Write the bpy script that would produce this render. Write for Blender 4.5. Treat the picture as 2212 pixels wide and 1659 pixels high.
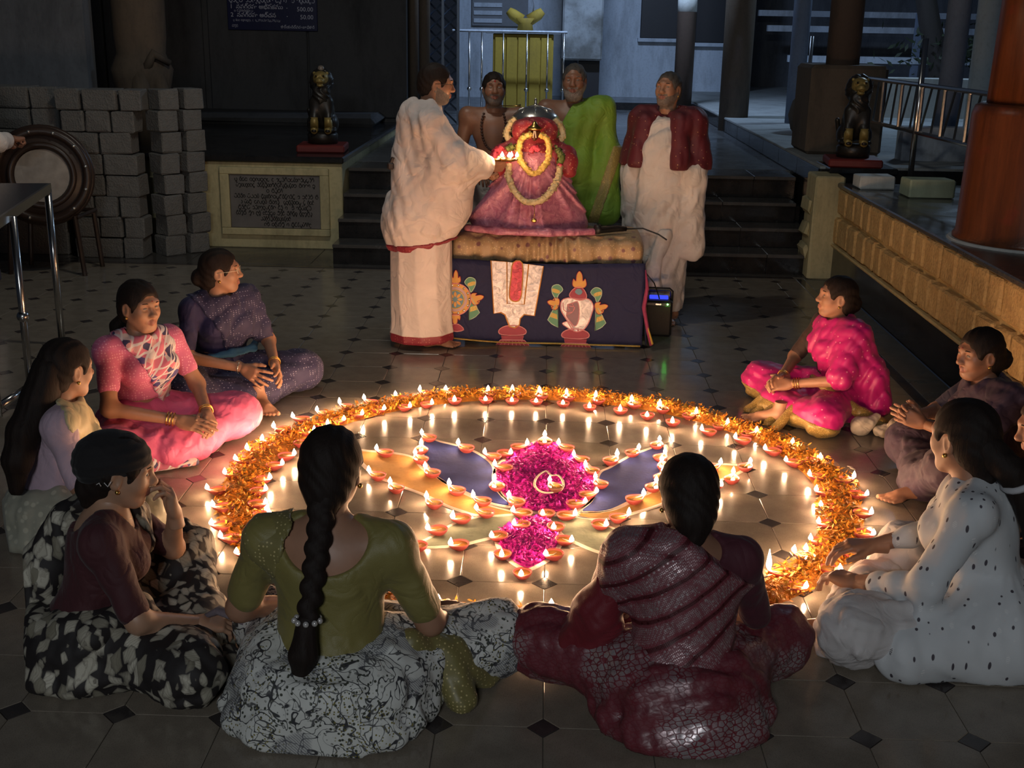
import bpy, bmesh, math, random
import numpy as np
from mathutils import Vector, Matrix
for _o in list(bpy.data.objects): bpy.data.objects.remove(_o)
S = bpy.context.scene
COL = S.collection
R = math.radians
rng = np.random.default_rng(7)
random.seed(7)

# ------------------------------------------------------------------ camera
F_PX = 2547.4
PITCH, YAW, ROLL, CAM_H = R(16.804), R(-1.438), R(1.061), 1.879
_f = Vector((math.sin(YAW)*math.cos(PITCH), math.cos(YAW)*math.cos(PITCH), -math.sin(PITCH)))
_r = Vector((math.cos(YAW), -math.sin(YAW), 0)); _u = _r.cross(_f)
_r2 = _r*math.cos(ROLL)+_u*math.sin(ROLL); _u2 = -_r*math.sin(ROLL)+_u*math.cos(ROLL)
cam_d = bpy.data.cameras.new('camera'); cam = bpy.data.objects.new('camera', cam_d); COL.objects.link(cam)
cam_d.sensor_fit = 'HORIZONTAL'; cam_d.sensor_width = 36.0; cam_d.lens = 36.0*F_PX/2212
cam_d.clip_start = .05; cam_d.clip_end = 200
cam.matrix_world = Matrix(((_r2.x, _u2.x, -_f.x, 0), (_r2.y, _u2.y, -_f.y, 0), (_r2.z, _u2.z, -_f.z, CAM_H), (0, 0, 0, 1)))
S.camera = cam

# ------------------------------------------------------------------ world, lights, exposure
W = bpy.data.worlds.new('night'); S.world = W; W.use_nodes = True
W.node_tree.nodes['Background'].inputs[0].default_value = (.42, .55, .85, 1)
W.node_tree.nodes['Background'].inputs[1].default_value = .017
S.view_settings.view_transform = 'Standard'; S.view_settings.look = 'None'
S.view_settings.gamma = 1; S.view_settings.use_curve_mapping = False
S.view_settings.exposure = 0.0
FLAME_E, FLAME_C = 60, 290
def area(name, loc, target, sx, sy, power, color):
    d = bpy.data.lights.new(name, 'AREA'); d.shape = 'RECTANGLE'; d.size = sx; d.size_y = sy
    d.energy = power; d.color = color
    o = bpy.data.objects.new(name, d); COL.objects.link(o); o.location = loc
    o.rotation_euler = (Vector(target)-Vector(loc)).to_track_quat('-Z', 'Y').to_euler()
    return o
# tube light on the wall behind the photographer, and the lamps of the yard behind the hall
area("hall_tube_light", (-.6, -3.2, 3.3), (0, 4.5, .3), 1.2, .06, 95, (.90, .96, 1.0))
area('yard_lamp', (.6, 15.0, 4.6), (.6, 20, 1.2), 1.2, .2, 170, (.50, .68, 1.0))
area('street_lamp', (5.6, 15.5, 5.2), (4.2, 12.0, .6), .8, .3, 95, (.50, .72, 1.0))
area('plinth_lamp', (-1.0, 6.6, 4.4), (-2.9, 11.0, .7), .6, .1, 36, (.98, .95, .84))

# ------------------------------------------------------------------ camera geometry helpers (pixel of the photograph -> place in the world)
_R, _U, _F, _O = (np.array(v) for v in (_r2, _u2, _f, (0, 0, CAM_H)))
def _ray(px, py): return _F*F_PX+_R*(px-1106)-_U*(py-829.5)
def gnd(px, py, z=0.0):
    d = _ray(px, py); return _O+d*((z-CAM_H)/d[2])
def at_y(px, py, Y):
    d = _ray(px, py); return _O+d*(Y/d[1])

# ------------------------------------------------------------------ object helpers
def tag(o, label=None, cat=None, group=None, kind=None):
    if label: o['label'] = label
    if cat: o['category'] = cat
    if group: o['group'] = group
    if kind: o['kind'] = kind
    return o
def empty(name, loc=(0, 0, 0), rz=0, label=None, cat=None, group=None):
    o = bpy.data.objects.new(name, None); COL.objects.link(o); o.location = loc; o.rotation_euler = (0, 0, rz)
    o.empty_display_size = .1
    return tag(o, label, cat, group)
def link(name, me, mat=None, parent=None, loc=None, rot=None):
    if mat is not None and not me.materials:
        for m in (mat if isinstance(mat, (list, tuple)) else [mat]): me.materials.append(m)
    o = bpy.data.objects.new(name, me); COL.objects.link(o)
    if parent: o.parent = parent
    if loc is not None: o.location = loc
    if rot is not None: o.rotation_euler = rot
    return o
def mesh_np(name, V, Q, smooth=True, mi=None):
    """V (n,3) floats, Q (m,k) ints with constant k"""
    V = np.asarray(V, np.float32); Q = np.asarray(Q, np.int32)
    me = bpy.data.meshes.new(name); k = Q.shape[1]
    me.vertices.add(len(V)); me.vertices.foreach_set('co', V.ravel())
    me.loops.add(Q.size); me.loops.foreach_set('vertex_index', Q.ravel())
    me.polygons.add(len(Q)); me.polygons.foreach_set('loop_start', np.arange(0, Q.size, k, dtype=np.int32))
    try: me.polygons.foreach_set('loop_total', np.full(len(Q), k, np.int32))
    except Exception: pass
    if smooth: me.polygons.foreach_set('use_smooth', np.ones(len(Q), bool))
    if mi is not None: me.polygons.foreach_set('material_index', np.asarray(mi, np.int32))
    me.update(calc_edges=True); me.validate()
    return me
def py_mesh(name, V, Fc, smooth=False):
    me = bpy.data.meshes.new(name); me.from_pydata([tuple(map(float, v)) for v in V], [], [tuple(map(int, f)) for f in Fc]); me.update()
    if smooth:
        for p in me.polygons: p.use_smooth = True
    return me
class MB:
    """collects simple solids into one mesh"""
    def __init__(s): s.V = []; s.F = []
    def add(s, V, Fc):
        n = len(s.V); s.V += [tuple(v) for v in V]; s.F += [tuple(i+n for i in f) for f in Fc]; return s
    def box(s, lo, hi, bev=0.0, rz=0, c=None, jit=0.0):
        b = bmesh.new(); bmesh.ops.create_cube(b, size=1)
        lo = Vector(lo); hi = Vector(hi); d = hi-lo
        for v in b.verts: v.co = Vector((lo.x+(v.co.x+.5)*d.x, lo.y+(v.co.y+.5)*d.y, lo.z+(v.co.z+.5)*d.z))
        if bev: bmesh.ops.bevel(b, geom=b.edges[:], offset=bev, segments=1, affect='EDGES', profile=.5)
        if jit:
            for v in b.verts: v.co += Vector([random.uniform(-jit, jit) for _ in range(3)])
        if rz:
            M = Matrix.Rotation(rz, 3, 'Z'); c = Vector(c if c is not None else (lo+hi)/2)
            for v in b.verts: v.co = M@(v.co-c)+c
        b.verts.index_update()
        s.add([tuple(v.co) for v in b.verts], [[v.index for v in f.verts] for f in b.faces]); b.free(); return s
    def lathe(s, prof, n=24, c=(0, 0, 0), M=None, cap=True):
        V = []; Fc = []
        for r, z in prof:
            for i in range(n):
                a = 2*math.pi*i/n; V.append(Vector((r*math.cos(a), r*math.sin(a), z)))
        m = len(prof)
        for j in range(m-1):
            for i in range(n): Fc.append((j*n+i, j*n+(i+1) % n, (j+1)*n+(i+1) % n, (j+1)*n+i))
        if cap:
            Fc.append(tuple(range(n-1, -1, -1))); Fc.append(tuple((m-1)*n+i for i in range(n)))
        if M is not None: V = [M@v for v in V]
        c = Vector(c); return s.add([v+c for v in V], Fc)
    def tube(s, pts, r, n=8, closed=False, cap=True, flat=None):
        P = [Vector(p) for p in pts]; m = len(P); rr = r if isinstance(r, (list, tuple, np.ndarray)) else [r]*m
        V = []; Fc = []; up = None
        for j in range(m):
            if closed: t = P[(j+1) % m]-P[j-1]
            else: t = P[min(j+1, m-1)]-P[max(j-1, 0)]
            t = t.normalized() if t.length > 1e-9 else Vector((0, 0, 1))
            if up is None:
                up = Vector((0, 0, 1)) if abs(t.z) < .9 else Vector((1, 0, 0))
            a = t.cross(up)
            if a.length < 1e-6: a = t.orthogonal()
            a.normalize(); b2 = a.cross(t).normalized(); up = b2
            for i in range(n):
                th = 2*math.pi*i/n
                V.append(P[j]+a*(math.cos(th)*rr[j])+b2*(math.sin(th)*rr[j]*(flat or 1)))
        for j in range(m if closed else m-1):
            j2 = (j+1) % m
            for i in range(n): Fc.append((j*n+i, j*n+(i+1) % n, j2*n+(i+1) % n, j2*n+i))
        if cap and not closed:
            Fc.append(tuple(range(n-1, -1, -1))); Fc.append(tuple((m-1)*n+i for i in range(n)))
        return s.add(V, Fc)
    def prism(s, poly, z0, z1):
        n = len(poly); V = [(p[0], p[1], z0) for p in poly]+[(p[0], p[1], z1) for p in poly]
        Fc = [tuple(range(n-1, -1, -1)), tuple(range(n, 2*n))]+[(i, (i+1) % n, n+(i+1) % n, n+i) for i in range(n)]
        return s.add(V, Fc)
    def ball(s, c, r, n=10, m=6, sc=(1, 1, 1)):
        V = []; Fc = []; c = Vector(c)
        V.append(c+Vector((0, 0, -r*sc[2])))
        for j in range(1, m):
            ph = -math.pi/2+math.pi*j/m
            for i in range(n):
                a = 2*math.pi*i/n; V.append(c+Vector((r*sc[0]*math.cos(ph)*math.cos(a), r*sc[1]*math.cos(ph)*math.sin(a), r*sc[2]*math.sin(ph))))
        V.append(c+Vector((0, 0, r*sc[2])))
        for i in range(n): Fc.append((0, 1+(i+1) % n, 1+i))
        for j in range(m-2):
            for i in range(n): Fc.append((1+j*n+i, 1+j*n+(i+1) % n, 1+(j+1)*n+(i+1) % n, 1+(j+1)*n+i))
        b = 1+(m-2)*n
        for i in range(n): Fc.append((b+i, b+(i+1) % n, len(V)-1))
        return s.add(V, Fc)
    def xf(s, M): s.V = [tuple(M@Vector(v)) for v in s.V]; return s
    def mesh(s, name, smooth=False): return py_mesh(name, s.V, s.F, smooth)
    def build(s, name, mat, parent=None, smooth=False, loc=None, rot=None): return link(name, s.mesh(name, smooth), mat, parent, loc, rot)

# ------------------------------------------------------------------ materials
class NT:
    def __init__(s, name):
        s.m = bpy.data.materials.new(name); s.m.use_nodes = True; s.t = s.m.node_tree; s.t.nodes.clear()
        s.out = s.n('ShaderNodeOutputMaterial'); s.b = s.n('ShaderNodeBsdfPrincipled'); s.l(s.b.outputs[0], s.out.inputs[0])
        s.co = s.n('ShaderNodeTexCoord').outputs['Object']
    def n(s, t, **kw):
        x = s.t.nodes.new(t)
        for k, v in kw.items(): setattr(x, k, v)
        return x
    def l(s, a, b): s.t.links.new(a, b)
    def set(s, node, i, v):
        if hasattr(v, 'node'): s.l(v, node.inputs[i])
        else:
            if isinstance(v, (tuple, list)) and len(v) == 3 and node.inputs[i].type == 'RGBA': v = (*v, 1)
            node.inputs[i].default_value = v
    def mp(s, scale=(1, 1, 1), rot=(0, 0, 0), co=None, loc=(0, 0, 0)):
        x = s.n('ShaderNodeMapping'); s.l(co or s.co, x.inputs[0]); x.inputs['Scale'].default_value = scale; x.inputs['Rotation'].default_value = rot; x.inputs['Location'].default_value = loc
        return x.outputs[0]
    def noise(s, sc, co=None, det=3, rough=.5, dist=0):
        x = s.n('ShaderNodeTexNoise'); s.l(co or s.co, x.inputs['Vector']); x.inputs['Scale'].default_value = sc
        x.inputs['Detail'].default_value = det; x.inputs['Roughness'].default_value = rough; x.inputs['Distortion'].default_value = dist
        return x.outputs['Fac']
    def vor(s, sc, co=None, feat='F1', rnd=1.0, out='Distance'):
        x = s.n('ShaderNodeTexVoronoi', feature=feat); s.l(co or s.co, x.inputs['Vector']); x.inputs['Scale'].default_value = sc; x.inputs['Randomness'].default_value = rnd
        return x.outputs[out]
    def wave(s, sc, co=None, dist=0, det=2, dsc=1, dirn='X', prof='SIN', typ='BANDS'):
        x = s.n('ShaderNodeTexWave', wave_type=typ, wave_profile=prof)
        if typ == 'BANDS': x.bands_direction = dirn
        s.l(co or s.co, x.inputs['Vector']); x.inputs['Scale'].default_value = sc; x.inputs['Distortion'].default_value = dist
        x.inputs['Detail'].default_value = det; x.inputs['Detail Scale'].default_value = dsc
        return x.outputs['Fac']
    def ramp(s, fac, stops, interp='LINEAR'):
        x = s.n('ShaderNodeValToRGB'); s.l(fac, x.inputs[0]); e = x.color_ramp; e.interpolation = interp
        while len(e.elements) < len(stops): e.elements.new(.5)
        for el, (p, c) in zip(e.elements, stops): el.position = p; el.color = (*c, 1) if isinstance(c, (tuple, list)) else (c, c, c, 1)
        return x.outputs[0]
    def mix(s, fac, a, b, typ='MIX'):
        x = s.n('ShaderNodeMix', data_type='RGBA', blend_type=typ); s.set(x, 0, fac); s.set(x, 6, a); s.set(x, 7, b); return x.outputs[2]
    def math(s, op, a, b=0.0, c=None):
        x = s.n('ShaderNodeMath', operation=op); s.set(x, 0, a); s.set(x, 1, b)
        if c is not None: s.set(x, 2, c)
        return x.outputs[0]
    def sep(s, co=None):
        x = s.n('ShaderNodeSeparateXYZ'); s.l(co or s.co, x.inputs[0]); return x.outputs
    def comb(s, a, b, c):
        x = s.n('ShaderNodeCombineXYZ'); s.set(x, 0, a); s.set(x, 1, b); s.set(x, 2, c); return x.outputs[0]
    def bump(s, h, strength=.3, dist=.01, nrm=None):
        x = s.n('ShaderNodeBump'); x.inputs['Strength'].default_value = strength; x.inputs['Distance'].default_value = dist
        s.l(h, x.inputs['Height'])
        if nrm: s.l(nrm, x.inputs['Normal'])
        s.l(x.outputs[0], s.b.inputs['Normal']); return x.outputs[0]
    def fin(s, col, rough=.6, metal=0.0, **kw):
        s.set(s.b, 'Base Color', col); s.set(s.b, 'Roughness', rough); s.set(s.b, 'Metallic', metal)
        for k, v in kw.items(): s.set(s.b, k.replace('_', ' '), v)
        return s.m
MATS = {}
def plain(name, col, rough=.6, metal=0.0, var=.18, sc=18, bump=.12, bsc=60, **kw):
    if name in MATS: return MATS[name]
    t = NT(name); f = t.noise(sc, det=4)
    c = t.mix(f, tuple(x*(1-var) for x in col), tuple(min(1, x*(1+var)) for x in col))
    if bump: t.bump(t.noise(bsc, det=3), bump, .004)
    MATS[name] = t.fin(c, rough, metal, **kw); return MATS[name]
def emis(name, col, strength):
    t = NT(name); e = t.n('ShaderNodeEmission'); e.inputs[0].default_value = (*col, 1); e.inputs[1].default_value = strength
    f = t.noise(40); r = t.ramp(f, [(0, tuple(x*.93 for x in col)), (1, col)]); t.l(r, e.inputs[0])
    t.l(e.outputs[0], t.out.inputs[0]); return t.m
# ================================================================== the setting
def struct(o, label=None): tag(o, label, None, None, 'structure'); return o
# --- materials of the setting
def m_tile(name, c1, c2, rough):
    t = NT(name); f = t.noise(9, det=5, rough=.65); sp = t.noise(260, det=2)
    c = t.mix(t.ramp(f, [(.3, 0), (.72, 1)]), c1, c2); c = t.mix(t.ramp(sp, [(.52, 0), (.66, .35)]), c, tuple(x*.45 for x in c1))
    g = t.noise(3.2, det=4, dist=.6)
    t.bump(t.noise(45, det=3), .04, .003)
    return t.fin(c, t.ramp(g, [(.3, rough*.72), (.7, rough*1.5)]), Specular_IOR_Level=.55)
M_OCT = m_tile('grey_granite_tile', (.195, .163, .128), (.275, .232, .182), .17)
M_DIA = m_tile('dark_granite_tile', (.035, .030, .030), (.060, .050, .048), .15)
M_GROUT = plain('grout', (.10, .09, .08), .9)
M_BLK = m_tile('black_granite', (.012, .012, .013), (.026, .024, .024), .16)
M_TREAD = m_tile('step_granite', (.060, .056, .054), (.095, .088, .082), .22)
M_STRIP = m_tile('grey_floor_strip', (.10, .095, .085), (.15, .14, .12), .3)
M_PLAT = m_tile('platform_granite', (.11, .115, .12), (.17, .175, .18), .2)
def m_paint(name, col, stain, amount=.5, bsc=30):
    t = NT(name); z = t.sep()[2]
    st = t.noise(2.2, co=t.mp((1.3, 1.3, .35)), det=6, rough=.7); fine = t.noise(30, det=4)
    c = t.mix(t.ramp(st, [(.46, 0), (.72, amount)]), col, stain); c = t.mix(t.ramp(fine, [(.5, 0), (.8, .25)]), c, stain)
    t.bump(t.noise(bsc, det=5), .22, .006)
    return t.fin(c, .82)
M_CREAM = m_paint('yellowed_lime_plaster', (.50, .44, .25), (.13, .12, .07), .75)
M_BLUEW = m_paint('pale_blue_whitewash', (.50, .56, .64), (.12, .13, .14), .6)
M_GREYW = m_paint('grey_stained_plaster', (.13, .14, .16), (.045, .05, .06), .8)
M_DARKW = m_paint('sooty_granite_wall', (.060, .060, .064), (.022, .022, .025), .9, 12)
M_STONE = m_paint('carved_brown_stone', (.115, .085, .060), (.035, .028, .022), .8, 14)
M_PILB = m_paint('brown_painted_pillar', (.085, .055, .040), (.025, .02, .018), .8)
M_PILG = m_paint('blue_grey_pillar', (.16, .20, .28), (.06, .07, .10), .7)
def m_orange():
    t = NT('glossy_orange_pillar_paint'); s = t.noise(3.0, co=t.mp((6, 6, .5)), det=5, rough=.65)
    c = t.mix(t.ramp(s, [(.35, 0), (.7, 1)]), (.17, .050, .016), (.075, .022, .010)); b = t.noise(5, det=3)
    c = t.mix(t.ramp(b, [(.66, 0), (.78, .5)]), c, (.24, .03, .025)); t.bump(t.noise(70, det=2), .15, .004)
    return t.fin(c, .34)
M_ORANGE = m_orange()
def m_block():
    t = NT('rough_grey_cement_block'); a = t.noise(14, det=6, rough=.7); b = t.vor(70)
    c = t.mix(a, (.10, .098, .095), (.19, .185, .175)); t.bump(t.math('ADD', t.noise(50, det=5, rough=.7), b), .6, .008)
    return t.fin(c, .93)
M_BLOCK = m_block()
def m_yellowstone():
    t = NT('yellow_chiselled_stone'); a = t.noise(10, det=6, rough=.7); b = t.noise(60, det=4)
    c = t.mix(t.ramp(a, [(.3, 0), (.7, 1)]), (.46, .29, .11), (.62, .42, .18)); c = t.mix(t.ramp(b, [(.5, 0), (.75, .4)]), c, (.20, .12, .05))
    t.bump(t.math('ADD', b, t.vor(40)), .7, .008); return t.fin(c, .85)
M_YST = m_yellowstone()
M_MORTAR = m_paint('yellow_mortar', (.60, .46, .22), (.25, .17, .07), .5)
M_STEEL = plain('stainless_steel', (.62, .61, .60), .22, 1.0, var=.06, bump=.03)
M_IRON = plain('grey_painted_iron', (.20, .22, .25), .45, .3)
M_WHITE = m_paint('white_limewash', (.62, .64, .62), (.25, .25, .22), .5)

# --- floor: slab, octagon tiles with dark diamonds at their corners
FX0, FX1, FY0, FY1 = -4.5, 2.0, 1.7, 9.45
floor = struct(MB().box((-6, .6, -.12), (2.28, 10.4, -.006)).build('floor', M_GROUT), 'grey tiled temple courtyard floor with small dark diamonds')
GX, GY, A = -1.4673, 8.2922, .046
octo = [(-.15+A, -.15), (.15-A, -.15), (.15, -.15+A), (.15, .15-A), (.15-A, .15), (-.15+A, .15), (-.15, .15-A), (-.15, -.15+A)]
def slab(poly, shrink, ch=.0015):
    cx = [tuple(c*(1-shrink) for c in p) for p in poly]; ci = [tuple(c*(1-shrink-ch*8) for c in p) for p in poly]; n = len(poly)
    V = [(*p, -.006) for p in cx]+[(*p, -ch) for p in cx]+[(*p, 0) for p in ci]
    Fc = [tuple(range(2*n, 3*n))]+[(i, (i+1) % n, n+(i+1) % n, n+i) for i in range(n)]+[(n+i, n+(i+1) % n, 2*n+(i+1) % n, 2*n+i) for i in range(n)]
    return V, Fc
oV, oF = slab(octo, .006); dV, dF = slab([(A, 0), (0, A), (-A, 0), (0, -A)], .02)
me_o = py_mesh('octagon_tile', oV, oF); me_o.materials.append(M_OCT); me_d = py_mesh('diamond_tile', dV, dF); me_d.materials.append(M_DIA)
def proj_ok(x, y):
    d = np.array((x, y, 0))-_O; z = d@_F; px = 1106+F_PX*(d@_R)/z; py = 829.5-F_PX*(d@_U)/z
    return -160 < px < 2372 and py < 1830
def lay(name, me, V, Fc, mat, ox, oy):
    pts = []
    for i in range(-14, 16):
        for j in range(-8, 30):
            x, y = GX+ox+.3*i, GY+oy-.3*j
            if FX0 < x < FX1 and FY0-.3 < y < FY1-.1: pts.append((0 if proj_ok(x, y) else 1, y, x))
    pts.sort()
    for k, (_, y, x) in enumerate(pts[:300]):
        o = link(name, me, None, floor, (x, y, 0))
    b = MB()
    for _, y, x in pts[300:]: b.add([(v[0]+x, v[1]+y, v[2]) for v in V], Fc)
    if b.V: tag(b.build(name+'s', mat, floor), None, None, None, 'stuff')
lay('octagon_tile', me_o, oV, oF, M_OCT, .15, .15)
lay('diamond_tile', me_d, dV, dF, M_DIA, 0, 0)
MB().box((2.012, .8, -.006), (2.075, 9.3, .003), .001).build('border_strip', M_DIA, floor)
for k in range(9): MB().box((2.08, .8+k*.95, -.006), (2.275, 1.745+k*.95, .003), .001).build('edge_slab', M_STRIP, floor)
MB().box((-5.9, 9.31, -.006), (2.0, 9.38, .003), .001).build('border_strip', M_DIA, floor)
for k in range(8): MB().box((-5.9+k*1.0, 9.385, -.006), (-4.905+k*1.0, 10.38, .003), .001).build('edge_slab', M_TREAD, floor)

# --- steps up to the platform, black risers in panels, grey treads
SX0, SX1 = -1.72, 2.16
steps = struct(MB().box((SX0, 9.52, -.02), (SX1, 10.6, .01)).build('steps', M_BLK), 'dark granite steps between the two plinths')
SZ = [.17, .335, .505, .69]
for k in range(4):
    y0 = 9.47+k*.29; z0 = 0 if k == 0 else SZ[k-1]
    MB().box((SX0, y0+.02, z0-.01), (SX1, 10.6, SZ[k]-.03)).build('step_core', M_BLK, steps)
    x = SX0
    while x < SX1-.05:
        w = min(.62+.06*((k*7+int(x*5)) % 3), SX1-x)
        MB().box((x+.002, y0, z0+.001), (x+w-.002, y0+.02, SZ[k]-.031), .002).build('riser_panel', M_BLK, steps)
        MB().box((x+.002, y0-.025, SZ[k]-.03), (x+w-.002, y0+.31 if k < 3 else y0+.5, SZ[k]), .004).build('tread_slab', M_TREAD, steps); x += w
platform = struct(MB().box((-1.72, 10.8, .3), (2.2, 24, .688)).build('platform', M_PLAT), 'raised granite platform behind the steps')
for i in range(4):
    for j in range(11):
        MB().box((-1.72+i*.98+.003, 10.83+j*1.2, .68), (-.74+i*.98-.003, 12.03+j*1.2-.006, .692), .001).build('paving_slab', M_PLAT, platform)

# --- left plinth, cream plaster, with its inscription stone
plinth = struct(MB().box((-5.8, 10.12, 0), (-1.74, 20, .745), .01).build('plinth', M_CREAM), 'cream plastered plinth left of the steps')
MB().box((-5.8, 10.08, .745), (-1.72, 20, .80), .012).build('coping_slab', M_BLK, plinth)
MB().box((-5.6, 13.2, .80), (-1.9, 14.0, .92), .05, jit=.03).build('wall_foot', M_DARKW, plinth)
pq = empty('inscription_stone', (-2.32, 10.11, .12), 0, 'grey inscribed stone tablet framed in the cream plinth', 'plaque')
fr = MB()
for lo, hi in (((-.47, -.03, 0), (.47, .01, .06)), ((-.47, -.03, .52), (.47, .01, .58)), ((-.47, -.03, .06), (-.39, .01, .52)), ((.39, -.03, .06), (.47, .01, .52))):
    MB().box(lo, hi, .006).build('frame_bar', M_CREAM, pq)
M_SLATE = plain('weathered_slate', (.14, .13, .125), .7, var=.3, sc=9)
MB().box((-.388, -.012, .062), (.388, .008, .518), .004).build('tablet', M_SLATE, pq)
ink = plain('inscription_ink', (.018, .017, .017), .8)
def squiggle(b, x0, x1, z, h, y, r=.0035, seed=0):
    """one line of small rounded letter shapes"""
    rr = random.Random(seed); x = x0
    while x < x1:
        if rr.random() < .12: x += h*.7; continue
        w = h*rr.uniform(.55, .95); n = 9; a0 = rr.uniform(0, 6.28); sweep = rr.uniform(3.6, 6.2)
        pts = [(x+w/2+w*.5*math.cos(a0+sweep*i/n), y, z+h*.5*math.sin(a0+sweep*i/n)) for i in range(n+1)]
        b.tube(pts, r, 4)
        if rr.random() < .5: b.tube([(x+w*.2, y, z+h*.62), (x+w*.5, y, z+h*.85), (x+w*.9, y, z+h*.7)], r, 4)
        if rr.random() < .3: b.tube([(x+w*.3, y, z-h*.6), (x+w*.6, y, z-h*.9), (x+w*.9, y, z-h*.6)], r, 4)
        x += w*1.18
b = MB()
for k, (u0, u1) in enumerate([(-.34, .34), (-.33, .33), (-.07, .06), (-.35, .35), (-.30, .32), (-.32, .31), (-.34, .33), (-.13, .12), (-.1, .3)]):
    squiggle(b, u0, u1, .478-k*.048, .026, -.014, .0028, k+3)
b.build('inscription', ink, pq)['kind'] = 'stuff'

# --- right stone ledge wall
wr = struct(MB().box((2.315, .4, 0), (5.2, 9.42, .735)).build('wall_right', M_MORTAR), 'ledge wall of yellow chiselled stones along the right')
MB().box((2.285, .4, 0), (2.32, 9.42, .275), .004).build('black_skirting', M_BLK, wr)
MB().box((2.262, .4, .268), (2.33, 9.42, .295), .008, jit=.004).build('ledge_lip', M_MORTAR, wr)
for row, (z0, z1) in enumerate(((.298, .505), (.53, .735))):
    y = 9.4-(.13 if row else 0); k = 0
    while y > 1.2:
        w = (.20, .27, .23, .31, .25)[(k*3+row) % 5]
        y1 = y-w
        b = MB().box((2.272, y1+.016, z0+.005), (2.33, y-.016, z1-.005), .014, jit=.005)
        b.build('yellow_stone', M_YST, wr); y = y1; k += 1
MB().box((2.27, .4, .735), (5.2, 9.3, .77), .008).build('ledge_top', M_TREAD, wr)
endp = struct(MB().box((2.10, 9.30, 0), (2.33, 9.62, .82), .015, jit=.006).build('trim_1', M_CREAM), 'cream plaster end pier beside the steps')
for z in (.15, .33, .52):
    MB().box((2.07, 9.36, z), (2.11, 9.62, z+.11), .02, jit=.012).build('plaster_patch', M_CREAM, endp)
M_KTOP = m_paint('dirty_limewash', (.34, .36, .36), (.12, .12, .12), .6)
# raised platform to the right with black kerb
pr = struct(MB().box((2.2, 9.6, 0), (6.5, 24, .84)).build('platform_right', M_BLK), 'higher platform behind the right lion with black kerb')
for k in range(10): MB().box((2.19, 9.65+k*.85, .70), (2.21, 10.49+k*.85, .838), .002).build('kerb_panel', M_BLK, pr)
MB().box((2.2, 9.62, .84), (6.5, 24, .862), .004, jit=.003).build('kerb_top', M_KTOP, pr)
# --- walls at the back
def wallbox(name, lo, hi, mat, label): return struct(MB().box(lo, hi).build(name, mat), label)
wb = wallbox('wall_back_left', (-6.5, 14.0, .8), (-1.75, 14.4, 6), M_DARKW, 'dark sooty granite wall behind the left plinth')
for k, x in enumerate((-6.4, -5.1, -3.9, -2.75)):
    MB().box((x, 13.96, .85), (x+(1.13 if k else 1.28), 14.02, 6), .01).build('granite_panel', M_DARKW, wb)
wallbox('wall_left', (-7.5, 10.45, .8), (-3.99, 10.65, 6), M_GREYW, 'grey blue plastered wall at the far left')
wallbox('wall_back', (-1.6, 21.5, .69), (3.4, 21.9, 7), M_BLUEW, 'pale bluish whitewashed wall behind the platform')
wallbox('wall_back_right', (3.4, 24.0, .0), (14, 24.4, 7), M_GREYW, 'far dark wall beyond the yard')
struct(MB().box((6.4, 9, -.2), (14, 24, .6)).build('yard_ground', M_STRIP), 'yard ground beyond the railing')
# window openings in the back wall (dark leaves)
M_DARKLEAF = plain('dark_shutter', (.012, .012, .016), .5)
for n, (px0, px1, py1) in enumerate(((1382, 1465, 82), (1500, 1562, 92))):
    a = at_y(px0, py1, 21.5); c = at_y(px1, py1, 21.5)
    w = struct(MB().box((a[0], 21.44, a[2]), (c[0], 21.56, 3.4), .01).build('window_%d' % (n+1), M_DARKLEAF), 'dark shuttered window in the pale back wall, '+('nearer the middle' if n == 0 else 'nearer the brown pillar'))
    MB().box((a[0]-.04, 21.36, a[2]-.06), (c[0]+.04, 21.5, a[2])).build('window_sill', M_BLUEW, w)
a = at_y(1020, 55, 21.45); c = at_y(1140, 55, 21.45)
wv = struct(MB().box((a[0], 21.42, a[2]-.0), (c[0], 21.52, 3.2)).build('window_3', plain('grey_louvre_frame', (.16, .17, .19), .6)), 'grey louvred window above the yellow cupboard')
for k in range(7): MB().box((a[0]+.03, 21.39, a[2]+.05+k*.13), (a[0]+.52, 21.43, a[2]+.12+k*.13)).build('louvre', M_BLUEW, wv)
# white projecting column with soot on it
def m_soot():
    t = NT('sooty_whitewash'); n = t.noise(1.6, det=5, rough=.6); f = t.noise(20, det=4)
    c = t.mix(t.ramp(n, [(.42, 0), (.62, .85)]), (.40, .43, .45), (.12, .12, .11)); c = t.mix(t.ramp(f, [(.55, 0), (.8, .4)]), c, (.06, .05, .05))
    return t.fin(c, .85)
a = at_y(1213, 130, 19.5); c = at_y(1300, 130, 19.5)
o = struct(MB().box((a[0], 19.5, a[2]), (c[0], 21.5, 6), .03).build('trim_2', m_soot()), 'white wall buttress darkened by soot')
MB().box((a[0]+.28, 19.8, .69), (c[0]-.02, 21.4, a[2])).build('recess', M_DARKLEAF, o)

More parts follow.
